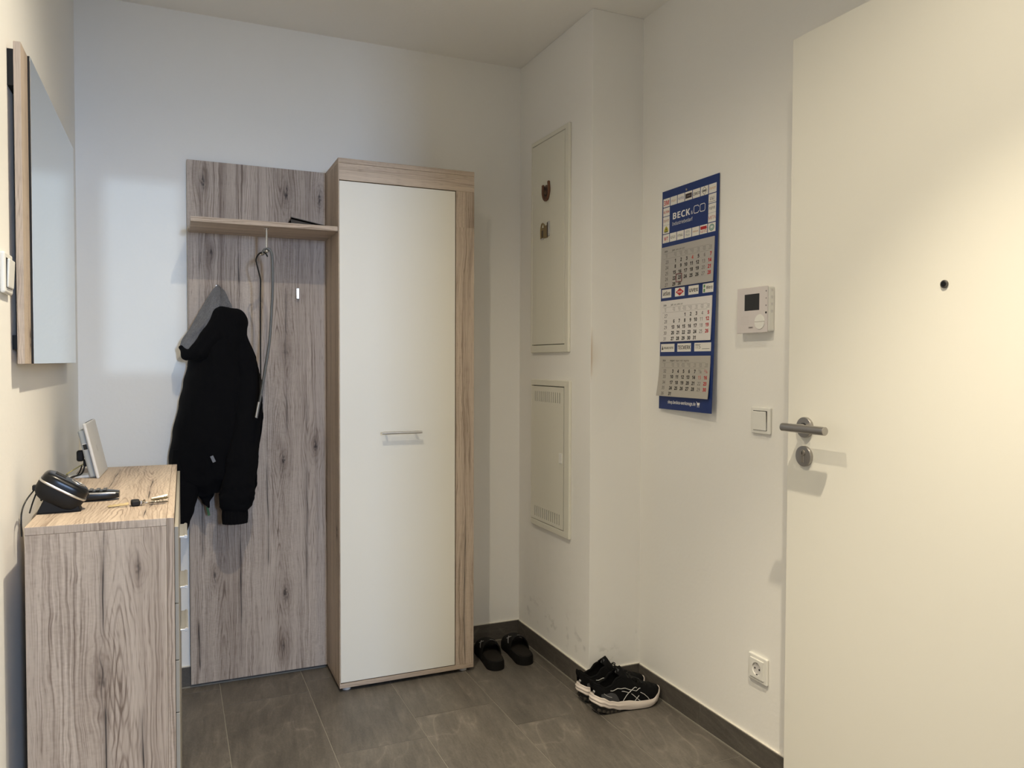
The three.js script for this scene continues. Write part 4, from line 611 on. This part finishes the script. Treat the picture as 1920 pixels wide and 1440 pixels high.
// jacket hanging by its hood
{
  const t = thing('hooded_jacket', 'black jacket with a grey-lined hood hanging from the coat rack', 'jacket', [0, 0, 0]);
  const xl = prof([[0.735, 0.300], [0.80, 0.290], [0.86, 0.288], [0.95, 0.301], [1.06, 0.323], [1.13, 0.338], [1.20, 0.353], [1.28, 0.372], [1.36, 0.42], [1.405, 0.455]]);
  const xr = prof([[0.735, 0.572], [0.77, 0.586], [0.86, 0.597], [0.95, 0.600], [1.06, 0.604], [1.13, 0.596], [1.18, 0.570], [1.25, 0.553], [1.34, 0.546], [1.405, 0.53]]);
  const zf = prof([[0.735, 0.118], [0.80, 0.150], [0.95, 0.165], [1.1, 0.165], [1.25, 0.15], [1.405, 0.09]]);
  const folds = (x, y) => 0.009 * vn(x * 26 + 3 * vn(x * 3, y * 2.2, 8), y * 1.7, 12) + 0.005 * vn(x * 60, y * 5, 13) + 0.003 * vn(x * 20, y * 30, 14);
  mesh('body', loft((k, a) => {
    const y0 = lerp(0.735, 1.405, k), l = xl(y0), r = xr(y0), f = zf(y0), c = Math.cos(a), s = Math.sin(a), x = (l + r) / 2 + (r - l) / 2 * Math.sign(c) * Math.abs(c) ** 0.72, zc = 0.032;
    const fz = s > 0 ? Math.pow(s, 0.8) * (f - zc) : 0.9 * s * 0.005; const env = Math.max(0, s);
    const y = y0 + (k < 0.08 ? -0.012 * vn(x * 20, 3, 5) : 0);
    return [x, y, zc + fz + env * folds(x, y0) * 1.2];
  }, 70, 96), blackCloth, t);
  // left front edge hanging lower, and the hem point
  const flap = (name, rows, z0, z1) => { const A = prof(rows.map((q) => [q[0], q[1]])), B = prof(rows.map((q) => [q[0], q[2]])), y0 = rows[0][0], y1 = rows[rows.length - 1][0]; mesh(name, loft((k, a) => { const y = lerp(y0, y1, k), c = Math.cos(a), s = Math.sin(a), x = (A(y) + B(y)) / 2 + (B(y) - A(y)) / 2 * Math.sign(c) * Math.abs(c) ** 0.6; return [x, y, lerp(z0, z1, 0.5) + (z1 - z0) / 2 * Math.sign(s) * Math.abs(s) ** 0.7 + folds(x, y) * 0.5 * Math.max(0, s)]; }, 30, 40), blackCloth, t); };
  flap('front_edge', [[0.612, 0.338, 0.350], [0.632, 0.316, 0.356], [0.68, 0.300, 0.372], [0.73, 0.290, 0.384], [0.80, 0.290, 0.42], [0.9, 0.30, 0.44]], 0.05, 0.13);
  flap('hem', [[0.684, 0.416, 0.424], [0.70, 0.400, 0.424], [0.73, 0.384, 0.44], [0.80, 0.38, 0.5]], 0.04, 0.11);
  // sleeve and knitted cuff
  const path = new THREE.CatmullRomCurve3([V([0.525, 1.31, 0.10]), V([0.553, 1.17, 0.125]), V([0.553, 1.02, 0.145]), V([0.535, 0.88, 0.155]), V([0.518, 0.76, 0.15]), V([0.507, 0.675, 0.138])]);
  const rad = prof([[0, 0.03], [0.15, 0.042], [0.4, 0.05], [0.7, 0.056], [0.88, 0.060], [0.97, 0.053], [1, 0.045]]);
  mesh('sleeve', loft((k, a) => { const p = path.getPoint(k), r = rad(k), w = 1 + 0.09 * vn(a * 1.4 + 7, k * 13, 21) + 0.05 * vn(a * 3, k * 34, 22); return [p.x + Math.cos(a) * r * w, p.y + 0.004 * Math.sin(a * 2), p.z - Math.sin(a) * r * w * 0.72]; }, 60, 40), blackCloth, t);
  mesh('cuff', loft((k, a) => { const r = 0.0425 + 0.0012 * Math.sin(a * 22) + 0.002 * Math.sin(Math.PI * k); return [0.507 + Math.cos(a) * r, lerp(0.627, 0.682, k), 0.137 - Math.sin(a) * r * 0.72]; }, 10, 176), blackCloth, t);
  // hood: black shell rolled round the grey lining
  const hood = mesh('hood', blob([[[0.515, 1.375, 0.085], [0.47, 1.375, 0.10], 0.030, 0.032, 1], [[0.47, 1.375, 0.10], [0.430, 1.30, 0.125], 0.034, 0.034, 1], [[0.430, 1.30, 0.125], [0.395, 1.25, 0.135], 0.034, 0.030, 1], [[0.395, 1.25, 0.135], [0.350, 1.235, 0.125], 0.029, 0.019, 1], [[0.350, 1.235, 0.125], [0.333, 1.262, 0.11], 0.015, 0.009, 1], [[0.50, 1.35, 0.09], [0.49, 1.25, 0.10], 0.052, 0.045, 1], [[0.525, 1.355, 0.085], [0.53, 1.30, 0.09], 0.032, 0.026, 1], [[0.48, 1.27, 0.10], [0.41, 1.24, 0.11], 0.04, 0.028, 1]], 72, 0.018, 0.007), blackCloth, t);
  const LA = [[0.459, 1.497], [0.438, 1.472], [0.405, 1.415], [0.378, 1.364], [0.357, 1.324], [0.334, 1.288], [0.329, 1.262], [0.338, 1.246]], LB = [[0.461, 1.4965], [0.482, 1.474], [0.496, 1.440], [0.506, 1.408], [0.47, 1.375], [0.43, 1.30], [0.395, 1.25], [0.35, 1.238]];
  const ca = new THREE.CatmullRomCurve3(LA.map((q) => V([...q, 0]))), cb = new THREE.CatmullRomCurve3(LB.map((q) => V([...q, 0])));
  mesh('hood_lining', sheet((u, v) => { const a = ca.getPoint(1 - v), b = cb.getPoint(1 - v), k = 1 - v, x = lerp(a.x, b.x, u), y = lerp(a.y, b.y, u), seam = Math.exp(-(((u - 0.55) / 0.05) ** 2)) * (1 - k * 0.6); return [x, y, 0.045 + 0.075 * Math.min(1, k * 1.7) * (0.55 + 0.45 * Math.sin(Math.PI * clamp(u * 0.8 + 0.1))) - 0.02 * sstep(0.55, 1, u) * (1 - k) - 0.004 * seam + 0.004 * vn(u * 5, v * 7, 31)]; }, 36, 50, [0, 0, -0.006]), greyMelange, hood);
  mesh('reflective_tag', slab([-0.0055, -0.012, 0], [0.0055, 0.012, 0.0012], { r: 0.0007 }), std({ color: new THREE.Color(0.16, 0.16, 0.17), roughness: 0.4 }), t, [0.432, 0.868, 0.1735], [0, 0, 0.4]);
  mesh('zip_pull', slab([-0.004, -0.017, -0.0012], [0.004, 0.017, 0.0012], { r: 0.0014 }), std({ color: new THREE.Color(0.05, 0.16, 0.05), roughness: 0.5 }), t, [0.418, 0.668, 0.085], [0, 0, 0.2]);
}
// ------------------------------------------------------------------ shoes
{
  const LEN = 0.276;
  const hw = (s) => { const base = prof([[0, 0.031], [0.15, 0.036], [0.42, 0.037], [0.70, 0.047], [0.82, 0.046], [1, 0.036]])(s); const e0 = s < 0.1 ? Math.sqrt(Math.max(0, 1 - (1 - s / 0.1) ** 2)) : 1, e1 = s > 0.78 ? Math.sqrt(Math.max(0, 1 - ((s - 0.78) / 0.22) ** 2)) : 1; return base * e0 * e1; };
  const bot = prof([[0, 0.026], [0.08, 0.010], [0.2, 0.0015], [0.7, 0.001], [0.85, 0.010], [1, 0.036]]), outs = prof([[0, 0.044], [0.08, 0.034], [0.2, 0.022], [0.36, 0.010], [0.5, 0.005], [0.75, 0.005], [0.9, 0.0145], [1, 0.039]]), mid = prof([[0, 0.070], [0.08, 0.063], [0.2, 0.047], [0.32, 0.039], [0.45, 0.037], [0.6, 0.031], [0.8, 0.029], [0.92, 0.038], [1, 0.052]]);
  const crown = prof([[0.40, 0.124], [0.5, 0.112], [0.62, 0.092], [0.75, 0.077], [0.87, 0.067], [0.95, 0.060], [1, 0.048]]), collar = prof([[0, 0.112], [0.06, 0.103], [0.14, 0.089], [0.22, 0.095], [0.32, 0.118], [0.42, 0.127], [0.5, 0.118]]);
  const white = phys({ color: new THREE.Color(0.74, 0.66, 0.60), roughness: 0.6 }), rubber = std({ color: new THREE.Color(0.018, 0.016, 0.014), roughness: 0.75 }), mesh0 = phys({ color: new THREE.Color(0.0038, 0.0038, 0.0043), roughness: 0.95, specularIntensity: 0.4, bumpMap: clothBump, bumpScale: 0.0004 }), stripe = std({ color: new THREE.Color(0.62, 0.61, 0.6), roughness: 0.5 }), greyPatch = std({ color: new THREE.Color(0.06, 0.062, 0.068), roughness: 0.4 });
  const band = (lo, hi, out, inset = 0) => loft((k, a) => { const ang = a, s = 0.5 - 0.5 * Math.cos(ang); const sg = Math.sin(ang) >= 0 ? 1 : -1, w = hw(s) + out(k, s), y = lerp(lo(s), hi(s), k); return [s * LEN - out(k, s) * Math.max(0, 1 - s / 0.12) + out(k, s) * 0.5 * Math.max(0, (s - 0.9) / 0.1), y, -sg * Math.max(0, hw(s) + out(k, s) * Math.min(1, hw(s) / 0.02))]; }, 14, 160);
  // upper surface: side sg, s along the shoe, k from the midsole (0) to collar or crown (1)
  const upper = (sg, s, k, inn = 0) => {
    const w = Math.max(0.0008, hw(s) - 0.002 - inn), open = 1 - sstep(0.36, 0.50, s), wt = open * prof([[0, 0.006], [0.06, 0.019], [0.2, 0.026], [0.36, 0.024], [0.5, 0.004]])(s) * Math.min(1, w / 0.03), top = lerp(crown(Math.max(s, 0.42)), collar(s), open), y0 = mid(s) - 0.004, a = k * Math.PI / 2;
    const bulge = Math.cos(a) ** 0.75, rise = Math.sin(a) ** (0.9);
    const x = s * LEN + (s < 0.12 ? -0.004 * Math.sin(k * 2.2) * (1 - s / 0.12) : 0) ;
    return [x, y0 + (top - y0) * rise, sg * (wt - Math.min(inn, wt) * 0 + (w - wt) * bulge)];
  };
  function sneaker(label, pos, turn, group) {
    const t = thing('running_shoe', label, 'shoe', pos, turn, group);
    mesh('outsole', band(bot, outs, (k) => -0.003 - 0.002 * (1 - k)), rubber, t);
    const lugs = []; for (let i = 0; i < 6; i++) for (const sg of [1, -1]) { const s = 0.06 + i * 0.055; lugs.push(slab([-0.0055, 0, -0.006], [0.0055, 0.010, 0.006], { r: 0.0029 }).translate(s * LEN, bot(s) + 0.0005, sg * (hw(s) - 0.008))); }
    mesh('lugs', lugs, std({ color: new THREE.Color(0.045, 0.038, 0.03), roughness: 0.8 }), t);
    mesh('midsole', band((s) => outs(s) - 0.001, mid, (k, s) => 0.0035 * Math.sin(Math.PI * clamp(k * 0.9 + 0.05)) + (s < 0.5 ? 0.0011 * Math.sin(k * 15) * (1 - 2 * s) + 0.004 * (1 - k) * Math.max(0, 1 - s / 0.25) : 0) - 0.0015), white, t);
    const S = (i) => 0.012 + 0.985 * i;
    mesh('upper', [grid((u, v) => upper(1, S(v), u), 16, 60), grid((u, v) => upper(-1, S(v), 1 - u), 16, 60), grid((u, v) => { const p = upper(1, S(v * 0.5), 1 - u * 0.8, 0.004); return [p[0] + 0.003, p[1] - 0.001, Math.max(0, p[2] - 0.005)]; }, 10, 40), grid((u, v) => { const p = upper(-1, S(v * 0.5), 0.2 + u * 0.8, 0.004); return [p[0] + 0.003, p[1] - 0.001, Math.min(0, p[2] + 0.005)]; }, 10, 40)], mesh0, t);
    const ring = []; for (let i = 0; i <= 16; i++) ring.push(upper(1, 0.012 + 0.45 * i / 16, 1)); for (let i = 16; i >= 0; i--) ring.push(upper(-1, 0.012 + 0.45 * i / 16, 1));
    mesh('collar', tube(ring, 0.0042, 90, 10), mesh0, t);
    mesh('insole', slab([0.01, 0.045, -0.026], [0.13, 0.050, 0.026], { r: 0.0029 }), blackMatte, t);
    const tg = mesh('tongue', loft((k, a) => { const w = prof([[0, 0.020], [0.6, 0.029], [0.88, 0.027], [1, 0.012]])(k), c = Math.cos(a), s = Math.sin(a), x = lerp(0.150, 0.104, k) - 0.003 * Math.sin(k * Math.PI), y = lerp(0.085, 0.146, Math.pow(k, 0.9)), q = c * c; return [x + 0.009 * s - 0.012 * q, y + 0.004 * s - 0.016 * q * k, -w * Math.sign(c) * Math.abs(c) ** 0.8]; }, 24, 28), mesh0, t);
    mesh('tongue_label', slab([-0.008, -0.0009, -0.008], [0.008, 0.0012, 0.008], { r: 0.0009 }), greyPatch, tg, [0.0985, 0.134, 0.004], [0, 0, 1.0]);
    for (let i = 0; i < 5; i++) { const s = 0.47 + i * 0.05, y = crown(s); mesh('lace', tube([[s * LEN - 0.004, y - 0.006, -0.021], [s * LEN, y + 0.003, -0.008], [s * LEN + 0.003, y + 0.004, 0.004], [s * LEN + 0.006, y - 0.006, 0.021]], 0.0021, 24, 7), blackMatte, t); }
    mesh('lace_bow', [tube([[0.140, 0.102, 0], [0.150, 0.112, 0.018], [0.168, 0.104, 0.030], [0.160, 0.098, 0.016], [0.142, 0.102, 0]], 0.0019, 40, 7), tube([[0.140, 0.102, 0], [0.152, 0.112, -0.016], [0.17, 0.103, -0.028], [0.158, 0.099, -0.014], [0.142, 0.102, 0]], 0.0019, 40, 7), tube([[0.14, 0.102, 0.002], [0.165, 0.103, 0.016], [0.185, 0.094, 0.030], [0.198, 0.080, 0.034]], 0.0018, 30, 7)], blackMatte, t);
    // emblem of crossed lines on the outer side, lying on the upper
    const on = (s, k, off = 0.0006) => { const p = upper(1, s, k); return [p[0], p[1] + off * k, p[2] + off]; };
    const line = (pts, r = 0.0011) => { const q = []; for (let i = 0; i + 1 < pts.length; i++) for (let j = 0; j < 6; j++) q.push(on(lerp(pts[i][0], pts[i + 1][0], j / 6), lerp(pts[i][1], pts[i + 1][1], j / 6))); q.push(on(...pts[pts.length - 1])); return tube(q, r, q.length * 2, 6); };
    mesh('side_emblem', [line([[0.20, 0.52], [0.28, 0.42], [0.36, 0.345], [0.44, 0.31], [0.52, 0.305], [0.57, 0.33], [0.615, 0.46], [0.635, 0.47]]), line([[0.38, 0.02], [0.42, 0.11], [0.465, 0.21], [0.52, 0.33], [0.565, 0.46], [0.585, 0.465]]), line([[0.545, 0.02], [0.575, 0.11], [0.605, 0.20]]), line([[0.36, 0.27], [0.42, 0.225], [0.465, 0.215], [0.495, 0.265]]), line([[0.50, 0.20], [0.555, 0.135], [0.59, 0.08], [0.625, 0.02]]), line([[0.625, 0.31], [0.68, 0.25], [0.725, 0.15], [0.755, 0.03]])], stripe, t);
    mesh('heel_counter', grid((u, v) => on(0.075 + v * 0.26, 0.02 + u * 0.40 * Math.sin(Math.PI * clamp(v * 0.85 + 0.15)), 0.0008), 10, 24), greyPatch, t);
    mesh('heel_text', line([[0.11, 0.33], [0.22, 0.17]], 0.0007), stripe, t);
    mesh('heel_tab', slab([-0.0015, -0.003, -0.005], [0.0015, 0.003, 0.005], { r: 0.0014 }), stripe, t, [0.002, 0.082, 0.012]);
    mesh('pull_tab', loft((k, a) => [0.002 - 0.006 * Math.sin(k * 2) + 0.003 * Math.cos(a), lerp(0.09, 0.118, k), -0.012 * Math.sin(a) * (1 - 0.4 * k)], 10, 20), mesh0, t);
    return t;
  }
  sneaker('black running shoe with crossed white side lines, nearer of the pair in the corner', [1.622, 0, 0.786], 0.01);
  sneaker('black running shoe half hidden behind its mate, against the wall recess', [1.6215, 0, 0.6875], 0.0);
}
{
  const LEN = 0.27, hw = (s) => { const b = prof([[0, 0.034], [0.25, 0.038], [0.5, 0.041], [0.75, 0.049], [1, 0.042]])(s); const e0 = s < 0.13 ? Math.sqrt(Math.max(0, 1 - (1 - s / 0.13) ** 2)) : 1, e1 = s > 0.82 ? Math.sqrt(Math.max(0, 1 - ((s - 0.82) / 0.18) ** 2)) : 1; return b * e0 * e1; };
  const sole = phys({ color: new THREE.Color(0.005, 0.0045, 0.004), roughness: 0.8, specularIntensity: 0.5 }), bed = phys({ color: new THREE.Color(0.012, 0.0095, 0.0075), roughness: 0.85, specularIntensity: 0.5 }), strapM = phys({ color: new THREE.Color(0.004, 0.004, 0.0043), roughness: 0.8, specularIntensity: 0.4, bumpMap: clothBump, bumpScale: 0.0003 }), print = std({ color: new THREE.Color(0.22, 0.22, 0.22), roughness: 0.5 });
  const ringAt = (lo, hi, inset, topInset) => loft((k, a) => { const s = 0.5 - 0.5 * Math.cos(a), sg = Math.sin(a) >= 0 ? 1 : -1, w = Math.max(0, hw(s) - inset - topInset * Math.max(0, (k - 0.75) * 4)); return [sg * w, lerp(lo(s), hi(s), k), -lerp(inset + 0.002, LEN - inset - 0.002, s)]; }, 8, 100);
  function slide(label, pos, turn) {
    const t = thing('slide_sandal', label, 'sandal', pos, turn);                          // heel at the origin, toe along -z
    const top = (s) => 0.030 + 0.006 * (1 - sstep(0.1, 0.5, s)) + 0.006 * sstep(0.85, 1, s);
    mesh('sole', ringAt(() => 0.0005, top, 0, 0.003), sole, t);
    mesh('footbed', ringAt((s) => top(s) - 0.002, (s) => top(s) + 0.0014, 0.007, 0.002), bed, t);
    const arch = (u, v, lift = 0) => { const s = lerp(0.44, 0.80, v), w = hw(s) + 0.002, a = Math.PI * u, h = lerp(0.046, 0.028, v) * 1.1; return [-(w + lift) * Math.cos(a) * (1 - 0.06 * Math.sin(a)), 0.012 + 0.018 * Math.sin(a) ** 0.4 + (h + lift) * Math.sin(a) ** 0.75, -s * LEN - 0.012 * (Math.sin(a) - 1)]; };
    const st = mesh('strap', [grid((u, v) => arch(u, v), 40, 14), grid((u, v) => arch(1 - u, v, -0.004), 40, 14), grid((u, v) => arch(u, 0, v ? 0 : -0.004), 40, 1), grid((u, v) => arch(u, 1, v ? -0.004 : 0), 40, 1)], strapM, t);
    mesh('strap_print', [grid((u, v) => arch(0.13 + 0.19 * u, 0.22 + 0.10 * v + 0.35 * u, 0.0008), 12, 2), grid((u, v) => arch(0.22 + 0.12 * u, 0.55 + 0.10 * v - 0.2 * u, 0.0008), 10, 2), grid((u, v) => arch(0.50 + 0.22 * u, 0.16 + 0.10 * v + 0.12 * u, 0.0008), 14, 2)], print, st);
    return t;
  }
  slide('black slide sandal beside the cabinet, partly behind its oak edge', [1.462, 0, 0.322], -0.16);
  slide('black slide sandal in the corner against the shaft wall skirting, right of its pair', [1.592, 0, 0.318], -0.13);
}

scene.traverse((o) => { if (o.isMesh) { o.castShadow = true; o.receiveShadow = true; } });
renderer.render(scene, camera);
